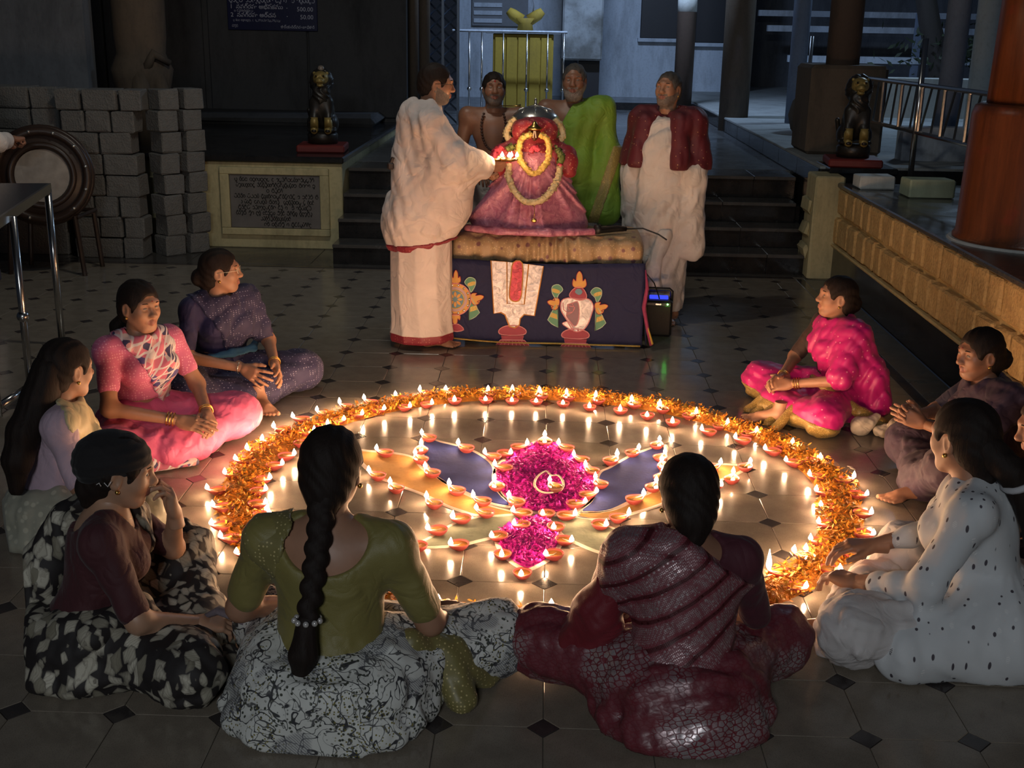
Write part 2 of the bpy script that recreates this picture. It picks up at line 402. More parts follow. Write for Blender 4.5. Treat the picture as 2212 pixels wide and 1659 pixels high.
# --- pillars
def pillar(name, px0, px1, Y, z0, z1, mat, label, n=20, foot=None, top=None, taper=1.0):
    a = at_y(px0, 100, Y); c = at_y(px1, 100, Y); r = (c[0]-a[0])/2; cx = (a[0]+c[0])/2
    o = empty(name, (cx, Y+r, z0), 0, label, 'pillar')
    MB().lathe([(r*1.0, 0), (r*1.02, (z1-z0)*.35), (r*taper, z1-z0)], n).build('shaft', mat, o, True)
    if foot: MB().box((-foot[0], -foot[0], 0), (foot[0], foot[0], foot[1]), .03).build('base_block', foot[2], o)
    if top: MB().lathe([(r*1.03, 0), (r*1.03, .25)], n).build('white_band', M_WHITE, o, True, (0, 0, top-z0))
    return o
pillar('dark_pillar', 1462, 1503, 17.5, .69, 6, M_PILB, 'dark pillar with white band behind the man in maroon shawl', top=2.14)
pillar('round_pillar', 1567, 1632, 15.0, .69, 6, M_STONE, 'brown round pillar beside the low white yard wall')
pillar('round_pillar', 1796, 1868, 10.75, .86, 6, M_PILB, 'dark brown pillar on square block behind right lion', foot=(.33, .76, M_STONE), taper=.93)
pillar('slim_pillar', 1712, 1750, 14.2, .86, 6, M_PILG, 'slim blue grey pillar beyond the short railing')
pillar('slim_pillar', 2046, 2096, 10.6, .86, 6, M_PILG, 'blue grey pillar between long railing and orange pillar')
pillar('slim_pillar', 2112, 2165, 12.4, .6, 6, M_WHITE, 'pale fluted pillar just left of the orange pillar')
for px, Y in ((893, 14.6), (918, 14.4)):
    pillar('stone_pillar', px-14, px+10, Y, .69, 6, M_STONE, 'narrow dark stone pillar by lattice gate, '+('left one' if px < 900 else 'right one'), 10)
# orange pillar on the ledge
op = empty('orange_pillar', (2.74, 6.72, .77), 0, 'big glossy orange pillar standing on the right ledge', 'pillar')
MB().lathe([(.41, 0), (.41, .03), (.395, .05), (.385, .70), (.37, .745), (.34, .76)], 32).build('pedestal', M_ORANGE, op, True)
MB().lathe([(.315, .76), (.30, 1.4), (.28, 4.0)], 32).build('shaft', M_ORANGE, op, True)
MB().lathe([(.44, 0), (.43, .012)], 32).build('lime_ring', M_WHITE, op)
# carved stone post left of the granite wall
cp = empty('carved_stone_post', (-3.70, 11.0, .8), 0, 'carved brown stone post above the cement blocks', 'stone post')
MB().lathe([(.20, 0), (.21, .35), (.26, .55), (.28, .66), (.24, .74), (.22, .80), (.235, .95), (.24, 1.6), (.2, 2.6)], 18).build('post', M_STONE, cp, True)
MB().tube([(.10, -.20, .66), (.18, -.20, .80), (.29, -.1, .72)], [.05, .045, .03], 8).build('fold', M_STONE, cp, True)
MB().tube([(.05, -.20, 0), (.06, -.23, .35), (.05, -.2, .66)], [.09, .1, .07], 8).build('fold', M_STONE, cp, True)
MB().tube([(.22, -.1, 0), (.24, -.12, .3), (.18, -.12, .62)], [.08, .085, .06], 8).build('fold', M_STONE, cp, True)

# --- lattice gate
lg = empty('lattice_gate', (0, 0, 0), 0, 'folding metal lattice gate behind the white robed priest', 'gate')
a = at_y(924, 200, 15.2); c = at_y(990, 0, 15.2); x0, x1 = a[0], c[0]; M_LAT = plain('blue_grey_lattice', (.10, .13, .18), .4, .5)
k = 0
for z in np.arange(.7, 3.2, .16):
    MB().tube([(x0, 15.2, z), (x1, 15.2, z+.36)], .012, 5).build('lattice_bar', M_LAT, lg)
    MB().tube([(x0, 15.22, z+.36), (x1, 15.22, z)], .012, 5).build('lattice_bar', M_LAT, lg)
for x in (x0, (x0+x1)/2, x1): MB().box((x-.015, 15.18, .69), (x+.015, 15.24, 3.4)).build('gate_stile', M_LAT, lg)

# --- yellow cupboard with rail in front
M_YEL = m_paint('old_yellow_paint', (.34, .235, .028), (.14, .09, .02), .6)
a = at_y(1063, 235, 17.0); c = at_y(1192, 235, 17.0); t = at_y(1063, 72, 17.0)[2]
yc = empty('yellow_cupboard', ((a[0]+c[0])/2, 17.0, .69), 0, 'old yellow painted altar cupboard on the platform', 'cupboard'); hw = (c[0]-a[0])/2; H = t-.69
MB().box((-hw, .02, 0), (hw, .6, H), .01).build('body', M_YEL, yc)
for k in range(5): MB().box((-hw+.02+k*(2*hw-.04)/5+.008, 0, .04), (-hw+.02+(k+1)*(2*hw-.04)/5-.008, .02, H-.04), .006).build('panel', M_YEL, yc)
MB().box((-hw-.1, -.04, H), (hw+.1, .62, H+.04), .008).build('top_slab', M_BLUEW, yc)
yl = empty('yellow_bull_figure', ((a[0]+c[0])/2+.02, 17.2, .69+H+.04), 0, 'small yellow winged figure on top of cupboard', 'statue')
MB().tube([(0, 0, 0), (0, 0, .1), (0, 0, .17)], [.12, .10, .15], 10).build('base', M_YEL, yl, True)
for sx in (-1, 1): MB().tube([(sx*.05, 0, .14), (sx*.18, 0, .22), (sx*.24, 0, .27)], [.08, .075, .05], 8).build('wing', M_YEL, yl, True)
MB().tube([(.1, 0, .22), (.12, 0, .36), (.09, 0, .46), (.13, 0, .52)], .012, 6).build('stem', M_IRON, yl, True)
rl = empty('cupboard_rail', ((a[0]+c[0])/2, 16.6, .69), 0, 'thin steel rail around the yellow cupboard', 'railing')
for x in (-.72, -.55, -.26, .06, .34, .56): MB().tube([(x, 0, 0), (x, 0, H+.02)], .014, 6).ball((x, 0, .38), .03).build('post', M_STEEL, rl, True)
MB().tube([(-.95, 0, H+.03), (.6, 0, H+.03)], .02, 6).build('top_bar', M_BLUEW, rl)

# --- railings on the right
def vrail(name, P0, P1, zt, zb, posts, nV, label):
    o = empty(name, (0, 0, 0), 0, label, 'railing'); P0, P1 = Vector(P0), Vector(P1); d = P1-P0
    MB().tube([P0+Vector((0, 0, zt)), P1+Vector((0, 0, zt))], .018, 8).build('top_bar', M_STEEL, o)
    MB().tube([P0+Vector((0, 0, zb)), P1+Vector((0, 0, zb))], .016, 8).build('bottom_bar', M_STEEL, o)
    for u, z0, z1 in posts:
        p = P0+d*u; MB().tube([p+Vector((0, 0, z0)), p+Vector((0, 0, z1))], .022, 8).build('post', M_STEEL, o, True)
    for k in range(nV):
        for s in (0, .5, 1):
            p = P0+d*((k+.0+s*.5)/nV); q = P0+d*((k+(.35, .5, .65)[int(s*2)])/nV)
            if s == .5: continue
            MB().tube([p+Vector((0, 0, zb)), q+Vector((0, 0, zt))], .009, 5).build('slanted_bar', M_STEEL, o)
        p = P0+d*((k+.92)/nV); MB().tube([p+Vector((0, 0, zb)), p+Vector((0, 0, zt))], .014, 6).build('baluster', M_STEEL, o)
vrail('steel_railing', (2.66, 10.2, 0), (2.84, 7.2, 0), 1.53, 1.19, [(.4, .8, 1.86)], 7, 'long steel railing with slanted bars behind right lion')
vrail('steel_railing', (2.86, 13.6, 0), (3.3, 13.5, 0), 1.50, 1.14, [(.06, .86, 1.85)], 2, 'short steel railing left of the square pillar block')
# low white yard walls, kerbs, fence rails and trees in the yard
def low(name, lo, hi, mat, label): return struct(MB().box(lo, hi, .01).build(name, mat), label)
low('wall_yard', (3.4, 15.6, .69), (6.4, 15.8, 1.36), M_WHITE, 'low white stained wall in the yard')
low('wall_yard_near', (3.0, 10.2, .3), (6.4, 10.4, 1.14), M_BLUEW, 'low white wall seen under the long railing')
a = at_y(1262, 205, 18.6)
low('bench_step', (-.2, 18.8, .69), (2.6, 20.4, .80), M_BLK, 'dark low step at the foot of the back wall')
k1 = empty('kerb_stone', (2.50, 9.0, .77), 0, 'white painted kerb stone beneath the right lion', 'kerb'); MB().box((-.16, -.09, 0), (.10, .12, .10), .01, jit=.004).build('block', M_WHITE, k1)
k2 = empty('kerb_stone', (2.68, 8.60, .77), 0, 'greenish white kerb stone beside the orange pillar', 'kerb'); MB().box((-.10, -.12, 0), (.22, .12, .13), .01, jit=.004).build('block', m_paint('greenish_limewash', (.45, .52, .36), (.2, .2, .14), .5), k2)
M_BARK = m_paint('bark', (.035, .028, .024), (.012, .01, .01), .8)
M_LEAF = plain('dark_leaf', (.035, .05, .025), .6)
tr = empty('yard_tree', (5.3, 17.5, .3), 0, 'dark leaning tree trunks in the yard behind railing', 'tree')
MB().tube([(.3, 0, 0), (.25, 0, 1.2), (.05, 0, 1.7), (-.2, 0, 2.6), (-.3, 0, 3.4)], [.2, .16, .15, .13, .1], 9).build('trunk', M_BARK, tr, True)
MB().tube([(1.0, .2, 0), (1.1, .2, 1.4), (1.4, .2, 2.0), (1.2, .2, 2.6), (1.7, .2, 3.6)], [.18, .14, .13, .11, .08], 9).build('trunk', M_BARK, tr, True)
V = []; Q = []
for k in range(900):
    c = np.array((rng.normal(.75, .5), rng.normal(.1, .3), 1.35+rng.normal(0, .16) if k < 500 else 2.9+rng.normal(0, .3))); e = rng.normal(size=3); e /= np.linalg.norm(e); f = np.cross(e, rng.normal(size=3)); f /= np.linalg.norm(f)
    n = len(V); V += [c-e*.07, c+f*.025, c+e*.07, c-f*.025]; Q.append((n, n+1, n+2, n+3))
tag(link('foliage', mesh_np('foliage', V, Q, False), M_LEAF, tr), None, None, None, 'stuff')
yf = empty('yard_fence', (0, 0, 0), 0, 'pale horizontal fence beams in the lit yard', 'fence')
for z, Y in ((1.45, 19), (1.9, 21), (2.16, 22)): MB().box((3.7, Y, z), (9.5, Y+.12, z+.10)).build('beam', M_BLUEW, yf)
for x in (4.4, 5.6, 6.8, 8.0): MB().box((x, 19.02, .5), (x+.1, 19.1, 2.2)).build('fence_post', M_PILG, yf)
rk = empty('grey_boulder', (3.05, 13.0, .86), 0, 'brown rounded stone mound behind the short railing', 'boulder'); MB().ball((0, 0, .18), .38, 14, 8, (1.25, .9, 1.0)).build('stone', M_STONE, rk, True)
# ================================================================== marigold ring, lotus rangoli, clay lamps
CX, CY, RR = .008, 4.751, 1.271
# --- petals
def petals(name, pts, size, zmax, mat, label, cat, parent=None, flat=.5):
    n = len(pts); c = np.c_[pts, rng.uniform(.004, zmax, n)]
    yaw = rng.uniform(0, 2*np.pi, n); tilt = rng.normal(0, flat, n); s = size*rng.uniform(.7, 1.3, n)
    e = np.c_[np.cos(yaw)*np.cos(tilt), np.sin(yaw)*np.cos(tilt), np.sin(tilt)]; f = np.c_[-np.sin(yaw), np.cos(yaw), rng.normal(0, flat, n)]; f /= np.linalg.norm(f, axis=1)[:, None]
    up = np.cross(e, f); s = s[:, None]
    V = np.stack([c-e*s, c-e*s*.1+f*s*.42+up*s*.12, c+e*s+up*s*.35, c-e*s*.1-f*s*.42+up*s*.12, c+up*s*.0], 1)
    V[:, :, 2] = np.maximum(V[:, :, 2], .0015)
    b = np.arange(n)[:, None]*5
    T = np.concatenate([b+np.array([[0, 4, 1]]), b+np.array([[1, 4, 2]]), b+np.array([[2, 4, 3]]), b+np.array([[3, 4, 0]])])
    o = link(name, mesh_np(name, V.reshape(-1, 3), T, False), mat, parent); return tag(o, label, cat, None, 'stuff')
def m_petal(name, a, b2, c2, rough=.6):
    t = NT(name); f = t.n('ShaderNodeNewGeometry').outputs['Random Per Island']
    return t.fin(t.ramp(f, [(0, a), (.55, b2), (1, c2)]), rough)
M_MARI = m_petal('marigold', (.62, .20, .012), (.80, .30, .02), (.30, .19, .02))
n = 15000; th = rng.uniform(0, 2*np.pi, n); rr = RR+.012*np.sin(7*th)+.012*np.sin(13*th+1)+np.clip(rng.normal(0, .045, n), -.088, .088)
base = MB(); N = 160
V = []; Fc = []
for i in range(N):
    a = 2*math.pi*i/N
    for r, z in ((RR-.078, 0), (RR-.05, .012), (RR, .022), (RR+.05, .012), (RR+.078, 0)): V.append((CX+r*math.cos(a), CY+r*math.sin(a), z))
for i in range(N):
    for k in range(4): Fc.append((i*5+k, i*5+k+1, ((i+1) % N)*5+k+1, ((i+1) % N)*5+k))
mr = petals('marigold_ring', np.c_[CX+rr*np.cos(th), CY+rr*np.sin(th)], .0125, .034, M_MARI, 'ring of loose orange marigold petals on the floor', 'flower petals')
link('petal_bed', py_mesh('petal_bed', V, Fc, True), plain('marigold_bed', (.40, .15, .012), .8, var=.5, sc=90, bump=.8, bsc=160), mr)

# --- lotus of coloured powder and petals, outlines traced on the floor
def px2(pts, sc=.30134, ox=850, oy=780): return [(ox+sc*x, oy+sc*y) for x, y in pts]
def smooth_poly(P, sub=4):
    P = np.array(P); n = len(P); out = []
    for i in range(n):
        p0, p1, p2, p3 = P[i-1], P[i], P[(i+1) % n], P[(i+2) % n]
        for k in range(sub):
            t = k/sub; out.append(.5*((2*p1)+(-p0+p2)*t+(2*p0-5*p1+4*p2-p3)*t*t+(-p0+3*p1-3*p2+p3)*t**3))
    return np.array(out)
def powder(name, px, mat, parent, h=.004):
    P = smooth_poly([gnd(*q)[:2] for q in px]); b = bmesh.new(); n = len(P)
    c = P.mean(0)
    if np.sum(P[:, 0]*np.roll(P[:, 1], -1)-np.roll(P[:, 0], -1)*P[:, 1]) < 0: P = P[::-1]
    vs = [b.verts.new((x, y, .0005)) for x, y in P]; vt = [b.verts.new((c[0]+(x-c[0])*.985, c[1]+(y-c[1])*.985, h)) for x, y in P]
    b.faces.new(vt)
    for i in range(n): b.faces.new((vs[i], vs[(i+1) % n], vt[(i+1) % n], vt[i]))
    bmesh.ops.triangulate(b, faces=b.faces[:]); me = bpy.data.meshes.new(name); b.to_mesh(me); b.free()
    return link(name, me, mat, parent), P
def m_powder(name, a, b2, sc=60, bs=.35):
    t = NT(name); f = t.noise(7, det=5, rough=.7); g = t.noise(sc, det=4)
    c = t.mix(t.ramp(f, [(.3, 0), (.7, 1)]), a, b2); c = t.mix(t.ramp(g, [(.5, 0), (.8, .35)]), c, tuple(x*.5 for x in a)); t.bump(g, bs, .004); return t.fin(c, .95)
M_PBLUE = m_powder('blue_powder', (.012, .022, .135), (.028, .042, .20)); M_PYEL = m_powder('ochre_powder', (.37, .175, .036), (.45, .235, .06))
M_PGRN = m_powder('grey_green_powder', (.125, .15, .10), (.18, .20, .135)); M_PWHT = m_powder('white_powder', (.62, .50, .40), (.72, .60, .5)); M_PMAG = m_powder('magenta_bed', (.42, .006, .20), (.55, .012, .28))
M_ROSE = m_petal('magenta_petal', (.54, .006, .26), (.76, .015, .40), (.38, .004, .18))
lotus = empty('lotus_rangoli', (0, 0, 0), 0, 'lotus drawn in blue, ochre, green and magenta powder on the floor', 'rangoli')
top = px2([(1090, 585), (1180, 625), (1280, 680), (1370, 745), (1430, 830), (1445, 890), (1420, 960), (1370, 1020), (1290, 1060), (1180, 1078), (1050, 1075), (950, 1060), (870, 1020), (800, 970), (750, 900), (735, 830), (760, 770), (830, 700), (920, 640), (1010, 600)])
bl = px2([(235, 555), (330, 585), (460, 615), (560, 650), (640, 695), (700, 750), (715, 810), (720, 880), (760, 950), (830, 1030), (700, 1015), (600, 975), (500, 930), (420, 900), (330, 840), (270, 780), (225, 700), (215, 620)])
br = px2([(1935, 615), (1800, 650), (1680, 700), (1560, 770), (1490, 805), (1462, 880), (1455, 950), (1420, 1010), (1350, 1075), (1450, 1080), (1570, 1060), (1700, 1000), (1780, 970), (1860, 890), (1905, 820), (1918, 730)])
yl_ = [(776, 977), (807, 978), (852, 982), (892, 991), (912, 1015), (950, 1038), (975, 1055), (1018, 1076), (1055, 1093), (1106, 1107), (1079, 1113), (1030, 1112), (985, 1099), (957, 1088), (918, 1069), (870, 1051), (820, 1030), (785, 1000)]
yr_ = [(1257, 1107), (1296, 1107), (1338, 1099), (1380, 1078), (1416, 1060), (1440, 1035), (1470, 1010), (1520, 1005), (1600, 1010), (1580, 1028), (1530, 1045), (1480, 1065), (1425, 1090), (1368, 1108), (1332, 1117), (1296, 1120), (1257, 1115)]
gl = px2([(200, 1325), (330, 1240), (450, 1170), (600, 1130), (740, 1115), (900, 1112), (880, 1170), (740, 1250), (600, 1290), (450, 1322)])
gr = px2([(1110, 1122), (1260, 1122), (1400, 1140), (1530, 1190), (1680, 1260), (1800, 1335), (1740, 1390), (1620, 1392), (1480, 1370), (1330, 1310), (1220, 1250), (1170, 1180)])
low_ = px2([(1060, 1130), (1120, 1170), (1160, 1220), (1180, 1290), (1165, 1340), (1110, 1410), (1030, 1460), (960, 1485), (880, 1450), (800, 1380), (760, 1300), (770, 1230), (850, 1180), (940, 1150)])
for nm, poly, m, lab in (('petal', yl_, M_PYEL, 'ochre powder petal'), ('petal', yr_, M_PYEL, 'ochre powder petal'), ('petal', gl, M_PGRN, 'grey green powder petal'), ('petal', gr, M_PGRN, 'grey green powder petal'),
                         ('petal', bl, M_PBLUE, 'blue powder petal'), ('petal', br, M_PBLUE, 'blue powder petal'), ('petal', top, M_PMAG, 'magenta petal of loose rose petals'), ('petal', low_, M_PMAG, 'small magenta petal of loose rose petals')):
    o, P = powder(nm, poly, m, lotus, .006 if m is M_PMAG else .004); o['label'] = lab
    Pc = P.mean(0); k = 1.045 if m is not M_PMAG else 1.06
    MB().tube([(Pc[0]+(x-Pc[0])*k, Pc[1]+(y-Pc[1])*k, .0015) for x, y in P], .012, 6, True, flat=.25).build('white_outline', M_PWHT, lotus)
    if m is M_PMAG:
        lo, hi = P.min(0), P.max(0); q = rng.uniform(lo, hi, (9000, 2)); ins = np.zeros(len(q), bool)
        for i in range(len(P)):
            a, c = P[i], P[(i+1) % len(P)]; cr = ((a[1] > q[:, 1]) != (c[1] > q[:, 1])) & (q[:, 0] < (c[0]-a[0])*(q[:, 1]-a[1])/(c[1]-a[1]+1e-12)+a[0]); ins ^= cr
        q = q[ins][:2600 if nm else 900]; petals('rose_petals', q, .0125, .018, M_ROSE, None, None, lotus, .45)
hp = [gnd(850+.30134*x, 780+.30134*y)[:2] for x, y in [(1090, 820), (1030, 860), (1010, 920), (1050, 965), (1115, 975), (1200, 955), (1215, 900), (1180, 850), (1130, 850)]]
MB().tube([(x, y, .02) for x, y in smooth_poly(hp)], .006, 6, True, flat=.6).build('white_heart_line', M_PWHT, lotus)
# twigs, petals and paper bits fallen on the floor
for nm, q, lab in (('paper_scrap', (1822, 1431), 'crumpled petal scrap on floor right of silver sari'), ('paper_scrap', (1840, 1012), 'folded pale paper scrap outside ring near bare foot'), ('paper_scrap', (1796, 1018), 'tiny pale paper strip outside ring near bare foot')):
    p = gnd(*q); o = empty(nm, p, random.random()*3, lab, 'scrap')
    MB().tube([(-.025, 0, .003), (-.01, .008, .006), (.01, -.004, .004), (.026, .004, .003)], [.004, .011, .010, .004], 6, flat=.35).build('paper', M_PWHT, o, True)

# --- clay lamps
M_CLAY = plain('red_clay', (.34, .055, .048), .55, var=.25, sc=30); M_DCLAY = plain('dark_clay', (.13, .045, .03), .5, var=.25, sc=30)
M_OIL = plain('lamp_oil', (.30, .13, .03), .06, var=.1, bump=0, Specular_IOR_Level=.8)
M_WICK = plain('cotton_wick', (.55, .45, .34), .9)
M_FLAME = emis('flame', (1.0, .52, .17), FLAME_E); M_FLAMEC = emis('flame_core', (1.0, .60, .33), FLAME_C)
def diya_mesh():
    n = 22; prof = [(.0, .004), (.013, .0), (.0165, .0), (.020, .004), (.028, .011), (.0345, .021), (.036, .0275), (.0335, .0285), (.031, .025), (.026, .018), (.015, .013), (.0, .012)]
    V = []; Fc = []
    for r, z in prof:
        for i in range(n):
            a = 2*math.pi*i/n; x, y = r*math.cos(a), r*math.sin(a); w = max(0, math.cos(a))**5*(r/.036)
            V.append((x*(1+.42*w), y*(1-.25*w), z+.004*w))
    m = len(prof)
    for j in range(m-1):
        for i in range(n): Fc.append((j*n+i, j*n+(i+1) % n, (j+1)*n+(i+1) % n, (j+1)*n+i))
    return V, Fc
dv, df = diya_mesh()
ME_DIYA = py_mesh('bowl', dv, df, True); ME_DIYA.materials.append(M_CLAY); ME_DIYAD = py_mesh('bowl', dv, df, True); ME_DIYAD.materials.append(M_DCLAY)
ME_OIL = MB().lathe([(.030, 0), (.0001, .0002)], 16, cap=False).mesh('oil', True); ME_OIL.materials.append(M_OIL)
ME_WICK = MB().tube([(-.012, 0, .021), (.012, .004, .0225), (.034, .001, .0275), (.046, 0, .0325)], [.0026, .0028, .0026, .0018], 6).mesh('wick', True); ME_WICK.materials.append(M_WICK)
def flame_mesh(h, r):
    prof = [(.0004, 0), (r*.7, h*.10), (r, h*.26), (r*.86, h*.45), (r*.5, h*.70), (r*.18, h*.90), (.0002, h)]
    return MB().lathe(prof, 8).mesh('flame', True)
ME_FL = flame_mesh(.028, .0092); ME_FL.materials.append(M_FLAMEC); ME_FLB = flame_mesh(.075, .0105); ME_FLB.materials.append(M_FLAMEC)
LAMPS = []
def diya(px, py, dx, dy, group, label, dark=False, big=False, dz=0.0, side=None):
    p = gnd(px, py, .045+dz); q = gnd(px+dx, py+dy, .03+dz); d = p[:2]-q[:2]; d /= max(np.linalg.norm(d), 1e-6)
    c = p[:2]-d*.046; a = math.atan2(d[1], d[0])
    s = random.uniform(.94, 1.06)
    o = empty('clay_lamp', (c[0], c[1], dz), a, label, 'oil lamp', group); o.scale = (s, s, s)
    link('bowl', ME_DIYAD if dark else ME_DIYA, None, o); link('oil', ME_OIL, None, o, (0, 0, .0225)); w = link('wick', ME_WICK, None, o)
    f = link('flame', ME_FLB if big else ME_FL, None, w, (.046, 0, .0315)); k = random.uniform(.85, 1.2); f.scale = (1, 1, k); f.rotation_euler = (0, random.uniform(-.12, .12), 0)
    if side: link('flame', ME_FL, None, w, side)
    LAMPS.append(o)
    return o
def batch(pts, sc, ox, oy, dirn, group, label, dark=False):
    for q in pts:
        if len(q) == 4: dx, dy = q[2]-q[0], q[3]-q[1]
        else: dx, dy = dirn
        diya(ox+sc*q[0], oy+sc*q[1], dx*sc, dy*sc, group, label, dark)
c1 = (.30136, 400, 780); c2 = (.30134, 850, 780); c3 = (.32556, 1350, 780)
LO = 'red clay lamp on the outer edge of the marigold ring'; LI = 'red clay lamp along the inner edge of the marigold ring'; LL = 'red clay lamp on the outline of the powder lotus'
GO, GI, GL = 'outer ring of clay lamps', 'inner ring of clay lamps', 'clay lamps around the lotus'
batch([(155, 895), (200, 1020), (185, 1150), (250, 1240), (365, 1355), (280, 785), (365, 688), (438, 612), (550, 545), (635, 460), (775, 388)], *c1, (60, 18), GO, LO)
batch([(940, 335), (1108, 287), (1283, 255), (1505, 225), (1680, 195), (1865, 187)], *c1, (34, 26), GO, LO)
batch([(677, 183), (852, 187), (1047, 200), (1240, 210), (1450, 232), (1708, 262), (1910, 295)], *c2, (6, 26), GO, LO)
batch([(478, 325), (685, 393), (875, 447), (1113, 525), (1300, 625), (1520, 755)], *c3, (-34, 22), GO, LO)
batch([(1607, 870), (1637, 995), (1650, 1132), (1577, 1265), (1430, 1368), (1205, 1482)], *c3, (-55, 5), GO, LO)
batch([(605, 1078), (575, 1000), (580, 905), (608, 825), (697, 722), (780, 655), (885, 562), (925, 487)], *c1, (-55, 12), GI, LI)
batch([(1020, 440), (1137, 405), (1270, 365), (1425, 330), (1613, 312), (1772, 290)], *c1, (-34, 8), GI, LI)
batch([(437, 270), (660, 265), (848, 270), (1022, 275), (1215, 290), (1405, 315), (1625, 340), (1818, 378), (2000, 425)], *c2, (2, 5), GI, LI)
batch([(508, 440), (733, 497), (933, 570), (1070, 645), (1225, 740), (1268, 842), (1300, 940), (1285, 1055), (1230, 1165)], *c3, (48, 16), GI, LI)
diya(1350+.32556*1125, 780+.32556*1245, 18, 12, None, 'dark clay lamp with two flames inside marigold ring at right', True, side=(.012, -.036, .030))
diya(1350+.32556*955, 780+.32556*1362, 18, 8, None, 'red clay lamp with one tall flame beside silver sari woman', False, True)
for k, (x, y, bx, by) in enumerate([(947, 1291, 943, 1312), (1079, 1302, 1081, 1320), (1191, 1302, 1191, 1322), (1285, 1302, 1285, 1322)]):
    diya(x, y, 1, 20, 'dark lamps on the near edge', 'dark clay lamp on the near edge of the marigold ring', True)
for x, y, bx, by in [(1062, 1362, 1077, 1352), (1172, 1362, 1165, 1350)]: diya(x, y, bx-x, by-y, GO, LO)
batch([(203, 500, 235, 530), (198, 577, 198, 605), (155, 648, 185, 685), (230, 745, 260, 780), (402, 870, 445, 910), (572, 950, 625, 985), (590, 1035, 648, 1070), (855, 1055, 930, 1075),
       (465, 577, 515, 610), (650, 640, 685, 665), (725, 727, 745, 750), (722, 832, 725, 860), (828, 950, 865, 990), (1085, 520, 1085, 548), (962, 578, 945, 600), (840, 645, 825, 660), (1185, 575, 1220, 605),
       (1290, 655, 1330, 685), (1375, 727, 1400, 760), (1447, 817, 1470, 855), (1463, 915, 1440, 940), (1378, 990, 1335, 1010), (1068, 1080, 1110, 1065), (1303, 1083, 1255, 1095),
       (1910, 545, 1895, 580), (1760, 605, 1735, 635), (1603, 660, 1595, 685), (1950, 635, 1943, 660), (1925, 698, 1928, 725), (1935, 772, 1930, 800), (1885, 842, 1870, 880), (1793, 940, 1760, 970), (1690, 1078, 1640, 1105),
       (1525, 1160, 1490, 1160), (1735, 1272, 1700, 1270), (1675, 1375, 1620, 1375), (425, 1107, 485, 1115), (248, 1185, 320, 1195), (95, 1293, 155, 1310), (410, 1297, 478, 1297), (238, 960, 290, 1005),
       (860, 1150, 890, 1165), (1148, 1180, 1165, 1172), (705, 1240, 740, 1245), (1278, 1270, 1240, 1275), (775, 1377, 782, 1368), (1095, 1370, 1140, 1375), (915, 1515, 925, 1500)], *c2, (0, 0), GL, LL)
batch([(1370, 615, 1405, 640), (1318, 770, 1350, 800), (1467, 850, 1510, 895)], *c1, (0, 0), GL, LL)
batch([(460, 665, 450, 690), (632, 665, 600, 690), (835, 650, 805, 685), (720, 725, 715, 755), (640, 810, 620, 820)], *c3, (0, 0), GL, LL)
diya(850+.30134*1118, 780+.30134*838, 3, 9, None, 'clay lamp standing in the middle of the magenta petal', True, dz=.02)

# one label for each lamp: counted clockwise from something one can find
def ordinal(n):
    w = ['zeroth', 'first', 'second', 'third', 'fourth', 'fifth', 'sixth', 'seventh', 'eighth', 'ninth', 'tenth', 'eleventh', 'twelfth', 'thirteenth', 'fourteenth', 'fifteenth', 'sixteenth', 'seventeenth', 'eighteenth', 'nineteenth', 'twentieth']
    return w[n] if n <= 20 else ('twenty-' if n < 30 else 'thirty-' if n < 40 else 'forty-')+w[n % 10] if n % 10 else {30: 'thirtieth', 40: 'fortieth'}[n]
def label_ring(ls, cx, cy, a0, fmt):
    ls = sorted(ls, key=lambda o: (a0-math.atan2(o.location.y-cy, o.location.x-cx)) % (2*math.pi))
    for i, o in enumerate(ls): o['label'] = fmt % ordinal(i+1)
label_ring([o for o in LAMPS if o.get('group') == GO], CX, CY, R(-112), 'outer ring clay lamp, %s clockwise from the braided woman')
label_ring([o for o in LAMPS if o.get('group') == GI], CX, CY, R(-112), 'inner ring clay lamp, %s clockwise from the braided woman')
nb = [o for o in LAMPS if o.get('group') == 'dark lamps on the near edge']
for i, o in enumerate(sorted(nb, key=lambda o: o.location.x)): o['label'] = 'dark clay lamp on near edge of marigold ring, %s from left' % ordinal(i+1)
PET = {'left ochre petal': yl_, 'right ochre petal': yr_, 'left green petal': gl, 'right green petal': gr, 'left blue petal': bl, 'right blue petal': br, 'large magenta petal': top, 'small magenta petal': low_}
PET = {k: np.array([gnd(*q)[:2] for q in v]) for k, v in PET.items()}; near = {k: [] for k in PET}
for o in LAMPS:
    if o.get('group') == GL:
        q = np.array(o.location[:2]); near[min(PET, key=lambda k: np.linalg.norm(PET[k]-q, axis=1).min()+(0 if 'ochre' in k or 'green' in k else .0))].append(o)
for k, ls in near.items():
    c = PET[k].mean(0); label_ring(ls, c[0], c[1], R(-90), 'clay lamp at the %s of the lotus, %%s clockwise from its near side' % k)
